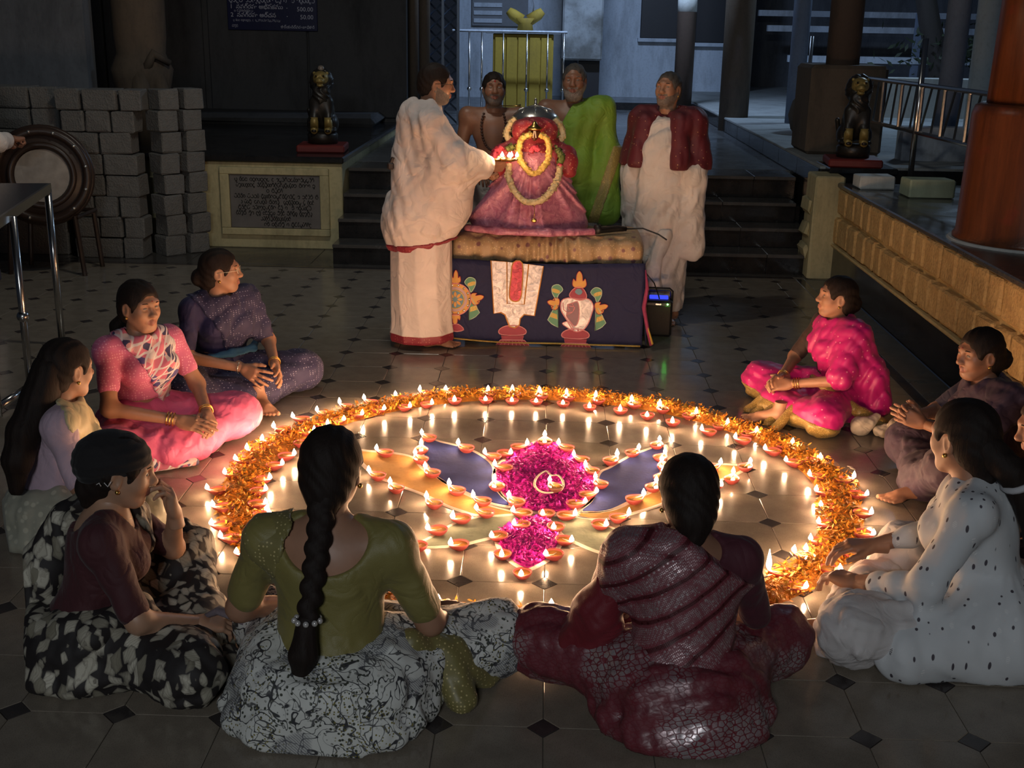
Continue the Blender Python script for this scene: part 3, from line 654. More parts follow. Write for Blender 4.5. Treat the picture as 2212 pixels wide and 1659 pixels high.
# ================================================================== soft-body modelling: signed distance fields meshed by surface nets
class Vox:
    def __init__(s, lo, hi, h):
        s.lo = np.array(lo, float); s.h = h
        s.n = np.ceil((np.array(hi)-s.lo)/h).astype(int)+2
        s.ax = [(s.lo[i]+h*np.arange(s.n[i])).astype(np.float32) for i in range(3)]
        s.D = np.full(tuple(s.n), 1.0, np.float32)
    def sl(s, lo, hi):
        a = np.clip(np.floor((np.array(lo)-s.lo)/s.h).astype(int), 0, s.n); b = np.clip(np.ceil((np.array(hi)-s.lo)/s.h).astype(int)+1, 0, s.n)
        return tuple(slice(int(i), int(j)) for i, j in zip(a, b))
    def xyz(s, sl): return s.ax[0][sl[0]][:, None, None], s.ax[1][sl[1]][None, :, None], s.ax[2][sl[2]][None, None, :]
    def comb(s, sl, d, k, op='u'):
        a = s.D[sl]
        if a.size == 0: return
        if op == 's':
            na = -a; h = np.maximum(k-np.abs(na-d), 0)/k if k > 0 else 0; s.D[sl] = -(np.minimum(na, d)-h*h*k*.25)
        else:
            h = np.maximum(k-np.abs(a-d), 0)/k if k > 0 else 0; s.D[sl] = np.minimum(a, d)-h*h*k*.25
    def cap(s, a, b, ra, rb=None, k=.03, op='u', fl=None):
        a = np.array(a, float); b = np.array(b, float); rb = ra if rb is None else rb; m = max(ra, rb)+k+3*s.h
        sl = s.sl(np.minimum(a, b)-m, np.maximum(a, b)+m); X, Y, Z = s.xyz(sl); d = b-a; L = max(d@d, 1e-12)
        t = np.clip(((X-a[0])*d[0]+(Y-a[1])*d[1]+(Z-a[2])*d[2])/L, 0, 1)
        q = np.sqrt((X-a[0]-t*d[0])**2+(Y-a[1]-t*d[1])**2+(Z-a[2]-t*d[2])**2)-(ra+t*(rb-ra))
        s.comb(sl, q.astype(np.float32), k, op); return s
    def chain(s, P, rs, k=.03, op='u'):
        if not isinstance(rs, (list, tuple, np.ndarray)): rs = [rs]*len(P)
        for i in range(len(P)-1): s.cap(P[i], P[i+1], rs[i], rs[i+1], k, op)
        return s
    def ell(s, c, r, k=.03, op='u', rot=None):
        c = np.array(c, float); r = np.array(r, float)*np.ones(3); m = r.max()+k+3*s.h
        sl = s.sl(c-m, c+m); X, Y, Z = s.xyz(sl); X = X-c[0]; Y = Y-c[1]; Z = Z-c[2]
        if rot is not None:
            Rm = np.array(rot).T
            X, Y, Z = Rm[0, 0]*X+Rm[0, 1]*Y+Rm[0, 2]*Z, Rm[1, 0]*X+Rm[1, 1]*Y+Rm[1, 2]*Z, Rm[2, 0]*X+Rm[2, 1]*Y+Rm[2, 2]*Z
        k0 = np.sqrt((X/r[0])**2+(Y/r[1])**2+(Z/r[2])**2); k1 = np.sqrt((X/r[0]**2)**2+(Y/r[1]**2)**2+(Z/r[2]**2)**2)+1e-9
        s.comb(sl, (k0*(k0-1)/k1).astype(np.float32), k, op); return s
    def full(s): return s.xyz((slice(None),)*3)
    def cut(s, n, p):
        """keep the side against the normal"""
        X, Y, Z = s.full(); n = np.array(n, float); n /= np.linalg.norm(n); p = np.array(p, float)
        s.D = np.maximum(s.D, ((X-p[0])*n[0]+(Y-p[1])*n[1]+(Z-p[2])*n[2]).astype(np.float32)); return s
    def disp(s, fn):
        s.D = (s.D+fn(*s.full())).astype(np.float32); return s
    def mesh(s):
        D = s.D; D[0], D[-1] = 1, 1; D[:, 0], D[:, -1] = 1, 1; D[:, :, 0], D[:, :, -1] = 1, 1
        I = D < 0; nx, ny, nz = D.shape
        c = np.zeros((nx-1, ny-1, nz-1), np.uint8)
        for i in (0, 1):
            for j in (0, 1):
                for k in (0, 1): c += I[i:nx-1+i, j:ny-1+j, k:nz-1+k]
        act = (c > 0) & (c < 8); idx = np.argwhere(act)
        if len(idx) == 0: return np.zeros((0, 3)), np.zeros((0, 4), int)
        cm = np.full(c.shape, -1, np.int32); cm[act] = np.arange(len(idx))
        off = np.array([(i, j, k) for i in (0, 1) for j in (0, 1) for k in (0, 1)])
        val = np.stack([D[idx[:, 0]+o[0], idx[:, 1]+o[1], idx[:, 2]+o[2]] for o in off], 1)
        pos = np.zeros((len(idx), 3)); cnt = np.zeros(len(idx))
        for a in range(8):
            for b in range(a+1, 8):
                if np.abs(off[a]-off[b]).sum() != 1: continue
                m = (val[:, a] < 0) != (val[:, b] < 0); t = val[m, a]/(val[m, a]-val[m, b])
                pos[m] += off[a]+t[:, None]*(off[b]-off[a]); cnt[m] += 1
        V = s.lo+(idx+pos/cnt[:, None])*s.h
        Q = []
        e = np.argwhere(I[:-1] != I[1:]); e = e[(e[:, 1] > 0) & (e[:, 2] > 0)]
        q = np.stack([cm[e[:, 0], e[:, 1]-1, e[:, 2]-1], cm[e[:, 0], e[:, 1], e[:, 2]-1], cm[e[:, 0], e[:, 1], e[:, 2]], cm[e[:, 0], e[:, 1]-1, e[:, 2]]], 1)
        f = I[e[:, 0], e[:, 1], e[:, 2]]; Q.append(np.where(f[:, None], q, q[:, ::-1]))
        e = np.argwhere(I[:, :-1] != I[:, 1:]); e = e[(e[:, 0] > 0) & (e[:, 2] > 0)]
        q = np.stack([cm[e[:, 0]-1, e[:, 1], e[:, 2]-1], cm[e[:, 0]-1, e[:, 1], e[:, 2]], cm[e[:, 0], e[:, 1], e[:, 2]], cm[e[:, 0], e[:, 1], e[:, 2]-1]], 1)
        f = I[e[:, 0], e[:, 1], e[:, 2]]; Q.append(np.where(f[:, None], q, q[:, ::-1]))
        e = np.argwhere(I[:, :, :-1] != I[:, :, 1:]); e = e[(e[:, 0] > 0) & (e[:, 1] > 0)]
        q = np.stack([cm[e[:, 0]-1, e[:, 1]-1, e[:, 2]], cm[e[:, 0], e[:, 1]-1, e[:, 2]], cm[e[:, 0], e[:, 1], e[:, 2]], cm[e[:, 0]-1, e[:, 1], e[:, 2]]], 1)
        f = I[e[:, 0], e[:, 1], e[:, 2]]; Q.append(np.where(f[:, None], q, q[:, ::-1]))
        Q = np.concatenate(Q); Q = Q[(Q >= 0).all(1)]
        return V, Q
def folds(amp, sc, seed=0, n=3, aniso=(1, 1, 1), along=None):
    """cloth relief: rounded ridges with sharp valleys, running along a direction if given"""
    r = np.random.default_rng(seed); K = r.normal(size=(n, 3))
    if along is not None:
        a = np.array(along, float); a /= np.linalg.norm(a); K = K-(K@a)[:, None]*a*.96
    K = K/np.linalg.norm(K, axis=1)[:, None]*sc*r.uniform(.7, 1.3, (n, 1))*np.array(aniso); P = r.uniform(0, 6.28, n); Wv = r.normal(size=(n, 3))*sc*(.22 if along is not None else .4)
    def fn(X, Y, Z):
        s = 0
        for k, p, w in zip(K, P, Wv): s = s+(.64-np.abs(np.sin(.5*(k[0]*X+k[1]*Y+k[2]*Z)+p+.9*np.sin(w[0]*X+w[1]*Y+w[2]*Z+p))))
        return (amp*1.5*s/n**.5).astype(np.float32)
    return fn
def rotm(yaw=0, pitch=0, roll=0): return np.array(Matrix.Rotation(yaw, 3, 'Z')@Matrix.Rotation(pitch, 3, 'X')@Matrix.Rotation(roll, 3, 'Y'))
def frame(d, up):
    """columns x,y,z with y along d and z near up"""
    y = np.array(d, float); y /= np.linalg.norm(y); z = np.array(up, float); z = z-y*(z@y); z /= np.linalg.norm(z); x = np.cross(y, z); return np.stack([x, y, z], 1)

# --- heads: face +Y, origin between the ears
_HEADS = {}
def head_mesh(kind):
    if kind in _HEADS: return _HEADS[kind]
    male = kind.startswith('m'); v = Vox((-.11, -.13, -.17), (.11, .14, .13), .0039)
    v.ell((0, -.014, .032), (.072, .091, .078), .03).ell((0, .020, -.030), (.059, .066, .078), .04)
    v.ell((0, .054, -.092), (.030 if male else .024, .024, .020), .035)
    for s in (-1, 1):
        v.ell((s*.036, .050, -.026), (.026, .028, .030), .03).cap((s*.010, .080, .026), (s*.043, .066, .024), .012, .010, .02)
        v.cap((s*.052, -.004, -.045), (s*.022, .05, -.094), .022 if male else .015, .016, .03)
        v.ell((s*.0305, .088, .006), (.017, .012, .011), .012, 's')
        v.ell((s*.0305, .0665, .005), (.0165, .0155, .0125), .006)
        v.ell((s*.074, -.010, -.010), (.010, .020, .032), .008).ell((s*.081, -.003, -.008), (.006, .011, .018), .008, 's')
        v.ell((s*.0125, .092, -.031), (.0095, .011, .0085), .010)
        v.cap((s*.022, .074, -.060), (0, .0855, -.0565), .0055, .0065, .008).cap((s*.020, .074, -.063), (0, .084, -.0685), .006, .0075, .008)
    v.cap((0, .080, .016), (0, .101, -.026), .0085, .0115, .014).ell((0, .101, -.028), (.0115, .011, .0095), .01)
    v.cap((-.020, .0855, -.0622), (.020, .0855, -.0622), .0016, .0016, .004, 's')
    v.cap((0, -.022, -.05), (0, -.036, -.17), .056 if male else .048, .060 if male else .050, .03)
    if kind == 'm_beard':
        v.ell((0, .052, -.100), (.046, .034, .040), .02); v.cap((-.03, .076, -.050), (.03, .076, -.050), .009, .009, .01)
        for s in (-1, 1): v.cap((s*.056, .01, -.035), (s*.035, .045, -.095), .018, .022, .02)
        v.disp(folds(.0, 120, 3))
    V, Q = v.mesh(); c = V[Q].mean(1)
    mi = np.zeros(len(Q), int)
    lips = (np.abs(c[:, 0]) < .024) & (c[:, 1] > .074) & (c[:, 2] < -.0515+.0*c[:, 0]) & (c[:, 2] > -.0765) & (((c[:, 0]/.024)**2+((c[:, 2]+.0635)/.0125)**2) < 1); mi[lips] = 1
    if male:
        br = (((c[:, 1] > -.005) & (c[:, 2] < -.042+(.05-c[:, 1])*.55) & (c[:, 2] > -.135) & (c[:, 1] > .0)) | ((np.abs(c[:, 0]) < .036) & (c[:, 1] > .07) & (c[:, 2] > -.056) & (c[:, 2] < -.041))) & ~lips
        br &= ~((np.abs(c[:, 0]) < .015) & (c[:, 2] > -.045))
        if kind in ('m_beard', 'm_stubble', 'm_grey'): mi[br] = 2
    _HEADS[kind] = (V, Q, mi); return _HEADS[kind]
# --- hands: wrist at origin, fingers +Y, palm -Z, thumb -X (right hand)
_HANDS = {}
def hand_mesh(pose):
    if pose in _HANDS: return _HANDS[pose]
    cur = {'relax': (22, 30, 20), 'flat': (6, 10, 6), 'grip': (58, 72, 45), 'cup': (34, 42, 28), 'spread': (10, 16, 10), 'fist': (75, 85, 50)}[pose]; sp = {'spread': 11, 'flat': 3}.get(pose, 2)
    v = Vox((-.10, -.05, -.11), (.075, .21, .05), .0042)
    v.cap((0, -.05, 0), (0, .012, 0), .026, .024, .02)
    xs = (-.029, -.0095, .010, .028); L = ((.042, .026, .021), (.047, .030, .022), (.043, .028, .021), (.034, .021, .018))
    for i, (x, l) in enumerate(zip(xs, L)):
        b = np.array((x, .086-.006*abs(i-1.2), 0)); v.cap((x*.55, .012, 0), b, .0135, .0118, .014)
        a = 0; yw = R(-sp*(1.5-i)); p = b
        for j in range(3):
            a += R(cur[j]*(1+.08*i)); d = np.array((math.sin(-yw)*math.cos(a)*-1, math.cos(yw)*math.cos(a), -math.sin(a))); q = p+d*l[j]
            r0 = (.0098, .0088, .0080)[j]-(.0012 if i == 3 else 0); v.cap(p, q, r0, r0-.0009, .004); p = q
    v.ell((-.018, .042, -.010), (.020, .034, .016), .015).ell((.020, .040, -.008), (.016, .034, .014), .015)
    th = {'grip': [(-.022, .022, -.008), (-.040, .052, -.030), (-.030, .076, -.052), (-.010, .088, -.060)], 'fist': [(-.022, .022, -.008), (-.040, .052, -.030), (-.030, .076, -.045), (-.008, .084, -.048)]}.get(pose, [(-.020, .018, -.004), (-.046, .050, -.014), (-.060, .078, -.020), (-.066, .100, -.026)])
    v.chain(th, [.0145, .0115, .0098, .0078], .008)
    V, Q = v.mesh(); _HANDS[pose] = (V, Q); return _HANDS[pose]
_FOOT = {}
def foot_mesh():
    """right foot: heel at origin on the sole plane z=0, toes +Y, big toe -X"""
    if 'f' in _FOOT: return _FOOT['f']
    v = Vox((-.06, -.05, -.01), (.065, .23, .12), .0042)
    v.ell((0, .0, .034), (.031, .036, .034), .02).cap((0, .01, .06), (0, .0, .13), .036, .034, .03).cap((0, .02, .045), (-.004, .12, .026), .034, .026, .03)
    v.ell((-.014, .140, .018), (.026, .036, .018), .015).ell((.020, .130, .016), (.022, .036, .016), .015)
    for i, (x, y0, l, r) in enumerate(((-.026, .168, .036, .0125), (-.005, .168, .030, .0092), (.011, .162, .026, .0086), (.025, .153, .023, .0082), (.037, .142, .020, .0080))):
        v.cap((x, y0-.02, r+.004), (x+.001*i, y0+l, r), r, r*.95, .006)
    v.D = np.maximum(v.D, -v.full()[2]+np.float32(.0)+0*v.D)
    V, Q = v.mesh(); _FOOT['f'] = (V, Q); return _FOOT['f']
def tf(V, Rm, t): return V@np.asarray(Rm).T+np.asarray(t)
def join(parts):
    Vs, Qs, Ms, n = [], [], [], 0
    for p in parts:
        V, Q = p[0], p[1]; m = p[2] if len(p) > 2 else np.zeros(len(Q), int)
        Vs.append(V); Qs.append(Q+n); Ms.append(m); n += len(V)
    return np.concatenate(Vs), np.concatenate(Qs), np.concatenate(Ms)

# --- materials of people
def m_skin(name, col):
    if name in MATS: return MATS[name]
    t = NT(name); f = t.noise(16, det=4); g = t.noise(120, det=2); c = t.mix(t.ramp(f, [(.3, 0), (.7, 1)]), tuple(x*.84 for x in col), col); t.bump(g, .08, .001)
    MATS[name] = t.fin(c, .46, Subsurface_Weight=.06, Subsurface_Radius=(.012, .005, .003)); return MATS[name]
SK1, SK2, SK3 = m_skin('skin_brown', (.40, .205, .125)), m_skin('skin_dark_brown', (.30, .145, .088)), m_skin('skin_wheat', (.48, .27, .17))
LIPS = plain('lips', (.30, .115, .085), .42, var=.1); EYEW = plain('eye_white', (.20, .165, .14), .25, var=.04, bump=0); IRIS = plain('iris', (.012, .008, .006), .12, var=.1, bump=0)
def m_hair(name, col, rough=.68):
    t = NT(name); w = t.noise(60, co=t.mp((1, 1, .14)), det=4, rough=.7); c = t.mix(w, tuple(x*.5 for x in col), tuple(x*1.5 for x in col)); t.bump(w, .5, .006); return t.fin(c, rough, Specular_IOR_Level=.22)
HAIR = m_hair('black_hair', (.016, .010, .008)); HAIRG = m_hair('grey_hair', (.22, .21, .20), .6); STUB = plain('greying_beard', (.17, .135, .115), .8, var=.5, sc=90, bump=.5, bsc=300); BEARD = plain('grey_beard', (.25, .21, .18), .85, var=.5, sc=80, bump=.9, bsc=200)
GOLD = plain('gold', (.75, .48, .14), .28, 1.0, var=.1); BINDI = plain('bindi_red', (.35, .02, .02), .6)

class Person:
    """posed figure in its own frame: faces +Y, right side +X, seat or feet on z=0"""
    def __init__(s, label, loc, rz, sc=1.0, group=None, skin=SK1, J=None, fat=1.0, kind='f', head_rot=(0, 0, 0), seated=True):
        s.o = empty('person', (loc[0], loc[1], loc[2] if len(loc) > 2 else 0), rz, label, 'person', group); s.o.scale = (sc, sc, sc)
        s.skin = skin; s.fat = fat; s.kind = kind; s.male = kind.startswith('m'); s.HR = rotm(*[R(a) for a in head_rot]); s.extra = []
        if seated: d = dict(pel=(0, 0, .13), chest=(0, .03, .39), neck=(0, .035, .555), head=(0, .065, .685), shr=(.172, .03, .515), shl=(-.172, .03, .515),
                            elr=(.25, .07, .27), ell=(-.25, .07, .27), wrr=(.10, .26, .18), wrl=(-.10, .26, .18), hipr=(.09, .02, .12), hipl=(-.09, .02, .12),
                            knr=(.34, .25, .10), knl=(-.34, .25, .10), anr=(-.07, .33, .06), anl=(.07, .38, .055))
        else: d = dict(pel=(0, 0, .93), chest=(0, .01, 1.24), neck=(0, -.01, 1.44), head=(0, .025, 1.575), shr=(.185, 0, 1.39), shl=(-.185, 0, 1.39),
                       elr=(.24, .0, 1.10), ell=(-.24, .0, 1.10), wrr=(.22, .16, .92), wrl=(-.22, .16, .92), hipr=(.09, 0, .90), hipl=(-.09, 0, .90),
                       knr=(.10, .02, .48), knl=(-.10, .02, .48), anr=(.10, -.02, .08), anl=(-.10, -.02, .08))
        d.update(J or {}); s.J = {k: np.array(q, float) for k, q in d.items()}
        if not s.male:
            for e in ('shr', 'shl'): s.J[e] = s.J[e]*np.array((.94, 1, 1))-np.array((0, 0, .014))
        s.hands = []; s.feet = []
    def bounds(s, m=.2, keys=None):
        P = np.array([s.J[k] for k in (keys or s.J)]); return P.min(0)-m, P.max(0)+m
    def torso(s, v, g=0, k=.05, bust=True, shoulders=True, neck=False):
        J, f = s.J, s.fat; sp = J['neck']-J['pel']; fr = frame(np.cross(sp, (1, 0, 0)), sp)
        w = 1.0 if not s.male else 1.05
        v.ell(J['pel']+(0, -.005, .0), (.165*f+g, .125*f+g, .125+g), k)
        v.ell(J['pel']*.45+J['chest']*.55, (.118*f+g, .092*f+g, .15+g), k, rot=fr)
        v.ell(J['chest']+sp/np.linalg.norm(sp)*.03, (.138*w*f+g, .100*f+g, .145+g), k, rot=fr)
        if bust and not s.male:
            for sx in (-1, 1): v.ell(J['chest']+fr@np.array((sx*.068*f, .075*f, .01)), (.062*f+g, .062*f+g, .062*f+g), .04)
        if shoulders:
            for e in 'rl':
                v.cap(J['neck']-(0, 0, .035), J['sh'+e], .046+g, (.046 if not s.male else .060)*f**.5+g, k*.8)
                v.cap(J['chest']+sp/np.linalg.norm(sp)*.08, J['sh'+e]-(0, 0, .02), .07*f+g, (.046 if not s.male else .056)+g, k*.8)
        if neck: v.cap(J['neck']-(0, 0, .03), J['head']+s.HR@np.array((0, -.02, -.05)), .055+g, .047+g, .03)
        return v
    def arm(s, v, e, t0=0, t1=2, g=0, k=.03, r=None):
        """t 0..1 upper arm, 1..2 forearm"""
        r = r or ((.046, .037, .035, .0245) if not s.male else (.052, .042, .040, .027)); J = s.J; f = s.fat**.5; A, B, C = J['sh'+e], J['el'+e], J['wr'+e]
        if t1 > 0 and t0 < 1:
            u = min(t1, 1); v.cap(A+(B-A)*t0, A+(B-A)*u, (r[0]+(r[1]-r[0])*t0)*f+g, (r[0]+(r[1]-r[0])*u)*f+g, k)
        if t1 > 1:
            u0 = max(0, t0-1); u = t1-1; v.cap(B+(C-B)*u0, B+(C-B)*u, (r[2]+(r[3]-r[2])*u0)+g, r[2]+(r[3]-r[2])*u+g, k)
        return v
    def legs(s, v, g=0, k=.04, thigh=(.088, .066), shin=(.060, .040), which='rl'):
        J, f = s.J, s.fat
        for e in which:
            v.cap(J['hip'+e], J['kn'+e], thigh[0]*f+g, thigh[1]+g, k); v.cap(J['kn'+e], J['an'+e], shin[0]+g, shin[1]+g, k)
        return v
    def hand(s, e, d, palm, pose='relax', sc=1.0): s.hands.append((e, d, palm, pose, sc)); return s
    def foot(s, e, heel, d, up=(0, 0, 1)): s.feet.append((e, heel, d, up)); return s
    def body(s, h=.0130, eyes=True, legs=True):
        lo, hi = s.bounds(.13, None if legs else ['pel', 'chest', 'neck', 'shr', 'shl', 'elr', 'ell', 'wrr', 'wrl', 'head']); hi[2] = s.J['head'][2]
        lo[2] = max(lo[2], -.01)
        v = Vox(lo, hi, h); s.torso(v, -.004, neck=True)
        for e in 'rl': s.arm(v, e)
        if legs: s.legs(v)
        V, Q = v.mesh(); parts = [(V, Q)]
        hV, hQ, hM = head_mesh(s.kind); parts.append((tf(hV, s.HR, s.J['head']), hQ, hM))
        for e, d, palm, pose, sc in s.hands:
            V, Q = hand_mesh(pose); V = V*sc
            fr = frame(d, -np.array(palm, float))
            if e == 'l': V = V*np.array((-1, 1, 1)); Q = Q[:, ::-1]
            parts.append((tf(V, fr, s.J['wr'+e]), Q))
        for e, heel, d, up in s.feet:
            V, Q = foot_mesh(); fr = frame(d, up)
            if e == 'l': V = V*np.array((-1, 1, 1)); Q = Q[:, ::-1]
            parts.append((tf(V, fr, heel), Q))
        V, Q, M = join(parts); me = mesh_np('body', V, Q, True, M)
        b = link('body', me, [s.skin, LIPS, BEARD if s.kind == 'm_beard' else STUB], s.o)
        if eyes:
            for sx in (-1, 1):
                c = s.J['head']+s.HR@np.array((sx*.0305, .0765, .0045)); e = MB().ball((0, 0, 0), .0100, 10, 6, (1.25, .8, .62)).mesh('eye', True); e = link('eye', e, EYEW, b); e.matrix_local = Matrix.Translation(c)@Matrix(s.HR.tolist()).to_4x4()
                i = link('iris', MB().ball((0, .0056, 0), .0068, 8, 6, (1, .55, .85)).mesh('iris', True), IRIS, None); i.parent = b; i.matrix_local = e.matrix_local.copy()
                P = [s.J['head']+s.HR@np.array((sx*x, y, z)) for x, y, z in ((.012, .0885, .0235), (.026, .0875, .0285), (.041, .0795, .0275), (.051, .069, .0225))]
                MB().tube(P, [.0026, .0032, .0026, .0010], 5, flat=.8).build('eyebrow', HAIR if s.kind != 'm_beard' else HAIRG, b, True)
        s.b = b; return s
    def at_head(s, p): return s.J['head']+s.HR@np.array(p, float)
    def layer(s, name, fn, mat, lo=None, hi=None, h=.0092, label=None, m=.2, parent=None):
        if lo is None: lo, hi = s.bounds(m); lo[2] = max(lo[2], -.012)
        h = {'skirt': .0104, 'pallu': .0076, 'blouse': .0094}.get(name, h)
        v = Vox(lo, hi, h); fn(v); V, Q = v.mesh()
        o = link(name, mesh_np(name, V, Q), mat, parent or s.o)
        if label: o['label'] = label
        return o
    def headlayer(s, name, fn, mat, h=.0060, lo=(-.16, -.2, -.2), hi=(.16, .17, .16), label=None):
        v = Vox(lo, hi, h); fn(v); V, Q = v.mesh(); V = tf(V, s.HR, s.J['head'])
        o = link(name, mesh_np(name, V, Q), mat, s.o)
        if label: o['label'] = label
        return o
    def hair(s, bun=None, mat=None, g=.010, pony=None, short=False, hairline=.062):
        def fn(v):
            v.ell((0, -.016, .034), (.072+g, .092+g, .078+g), .02).ell((0, -.05, -.02), (.068+g*.6, .062+g*.5, .075), .03)
            for sx in (-1, 1): v.ell((sx*.060, .0, .012), (.020, .050, .045), .02)
            if short: v.cut((0, .55, -1), (0, -.06, -.075))
            else: v.cap((0, -.07, -.05), (0, -.085, -.11), .045, .03, .04)
            v.ell((0, .105, -.02), (.064, .075, hairline+.025), .012, 's').ell((0, .06, -.09), (.085, .085, .07), .01, 's')
            for sx in (-1, 1): v.ell((sx*.078, .006, -.012), (.016, .026, .036), .008, 's')
            if not s.male: v.cap((0, .10, .10), (0, -.02, .122), .002, .001, .012, 's')
            if bun is not None: v.ell(bun[0], bun[1], .02)
            v.disp(lambda X, Y, Z: .0016*np.sin(170*X+60*Y+8*np.sin(20*Z)))
        o = s.headlayer('hair', fn, mat or HAIR, lo=(-.15, -.22, -.2)); return o
    def strand(s, name, pts, rad, mat=HAIR, head=False, braid=False, h=.006, label=None):
        P = [s.at_head(p) if head else np.array(p, float) for p in pts]; lo = np.min(P, 0)-max(rad)-.03; hi = np.max(P, 0)+max(rad)+.03
        def fn(v):
            if braid:
                Q = [P[0]]; rs = [rad[0]]
                for i in range(len(P)-1):
                    L = np.linalg.norm(P[i+1]-P[i]); m = max(2, int(L/.022))
                    for k in range(1, m+1): Q.append(P[i]+(P[i+1]-P[i])*k/m); rs.append(rad[i]+(rad[i+1]-rad[i])*k/m)
                for k, (q, r) in enumerate(zip(Q, rs)): v.ell(q+np.array(((r*.35) if k % 2 else -(r*.35), 0, 0)), (r*.85, r*.8, r*1.0), .008)
            else: v.chain(P, rad, .02); v.disp(lambda X, Y, Z: .0018*np.sin(150*X+120*Y))
        return s.layer(name, fn, mat, lo, hi, h, label)
    def ring(s, name, c, r, tube, mat, n=(0, 0, 1), parent=None):
        fr = frame(np.cross(n, (.3, .5, .2)), n); pts = [np.array(c)+fr@np.array((r*math.cos(a), r*math.sin(a), 0)) for a in np.linspace(0, 2*math.pi, 17)[:-1]]
        return MB().tube(pts, tube, 6, True).build(name, mat, parent or s.b, True)
    def bangles(s, e, mat=GOLD, n=2):
        a, b = s.J['wr'+e], s.J['el'+e]; d = (b-a)/np.linalg.norm(b-a)
        for k in range(n): s.ring('bangle', a+d*(.022+.014*k), .031, .0028, mat, d)
    def earring(s):
        for sx in (-1, 1): MB().ball(s.at_head((sx*.078, .0, -.046)), .0075, 8, 6).build('earring', GOLD, s.b, True)
    def bindi(s): MB().ball(s.at_head((0, .0905, .036)), .0048, 8, 6, (1, .5, 1)).build('bindi', BINDI, s.b, True)
    def necklace(s, drop=.06, r=.0022, mat=GOLD):
        c = s.J['neck']; P = [c+np.array((.066*math.sin(a), .058*math.cos(a)+.012, -.012-drop*max(0, math.cos(a))**2)) for a in np.linspace(0, 2*math.pi, 25)[:-1]]
        MB().tube(P, r, 5, True).build('necklace', mat, s.b, True)
    def glasses(s, mat):
        g = []
        o = MB()
        for sx in (-1, 1):
            P = [s.at_head((sx*.032+.021*math.cos(a), .098-.006*abs(math.cos(a)), .003+.015*math.sin(a))) for a in np.linspace(0, 2*math.pi, 15)[:-1]]; o.tube(P, .0014, 5, True)
            o.tube([s.at_head((sx*.053, .092, .006)), s.at_head((sx*.074, .05, .004)), s.at_head((sx*.078, -.01, .0))], .0016, 5)
        o.tube([s.at_head((-.011, .099, .006)), s.at_head((.011, .099, .006))], .0014, 5)
        return o.build('glasses', mat, s.o, True)
# ================================================================== fabrics
def cloth(name, col, rough=.75, weave=420, var=.22, sheen=.06):
    t = NT(name); f = t.noise(7, det=4); c = t.mix(f, tuple(x*(1-var) for x in col), tuple(min(1, x*(1+var)) for x in col)); wr = t.math('ABSOLUTE', t.math('SUBTRACT', t.noise(9, det=2, dist=.8), .5)); t.bump(t.math('ADD', t.math('MULTIPLY', wr, 3.0), t.math('MULTIPLY', t.noise(weave, det=2), .12)), .55, .012)
    return t.fin(c, rough, Sheen_Weight=sheen)
def spotted(name, col, spot, sc=45, r=.26, rnd=.25, rough=.75, stretch=(1, 1, 1), var=.2, col2=None, sc2=None, r2=.2):
    t = NT(name); f = t.noise(7, det=4); c = t.mix(f, tuple(x*(1-var) for x in col), tuple(min(1, x*(1+var)) for x in col))
    d = t.vor(sc, t.mp(stretch), rnd=rnd); c = t.mix(t.ramp(d, [(r*.8, 1), (r*1.15, 0)]), c, spot)
    if col2: d2 = t.vor(sc2, t.mp(stretch), rnd=.6); c = t.mix(t.ramp(d2, [(r2*.8, 1), (r2*1.1, 0)]), c, col2)
    t.bump(t.noise(400, det=2), .1, .002); return t.fin(c, rough, Sheen_Weight=.06)
def m_leafprint():
    t = NT('leaf_print_sari'); w = t.noise(7, det=2); co = t.mix(.05, t.co, t.comb(w, t.noise(8, t.mp(loc=(3, 1, 2)), det=2), w))
    def leaves(loc, rot, sc):
        v1 = t.n('ShaderNodeTexVoronoi', feature='F1', distance='MINKOWSKI'); t.l(t.mp((1.5, 1.5, .75), rot, co, loc), v1.inputs['Vector']); v1.inputs['Scale'].default_value = sc; v1.inputs['Randomness'].default_value = .75; v1.inputs['Exponent'].default_value = 1.0
        return v1.outputs['Distance'], t.sep(v1.outputs['Color'])[0]
    d1, c1_ = leaves((0, 0, 0), (.5, .3, .2), 14); d2, c2_ = leaves((3.1, 1.4, 2.2), (-.6, .7, 1.1), 15); vein = t.wave(55, t.mp((1, 1, .6), (.5, .4, .2)), 3, 2, 2)
    def leafc(cc): return t.mix(t.ramp(vein, [(.7, 0), (.95, .35)]), t.mix(cc, (.20, .18, .13), (.58, .54, .44)), (.14, .11, .08))
    c = t.mix(t.ramp(d2, [(.60, 1), (.65, 0)]), (.016, .012, .012), t.mix(t.ramp(d2, [(.45, 0), (.62, .6)]), leafc(c2_), (.06, .05, .04)))
    c = t.mix(t.ramp(d1, [(.62, 1), (.67, 0)]), c, t.mix(t.ramp(d1, [(.47, 0), (.64, .6)]), leafc(c1_), (.06, .05, .04)))
    t.bump(t.noise(400), .1, .002); return t.fin(c, .7)
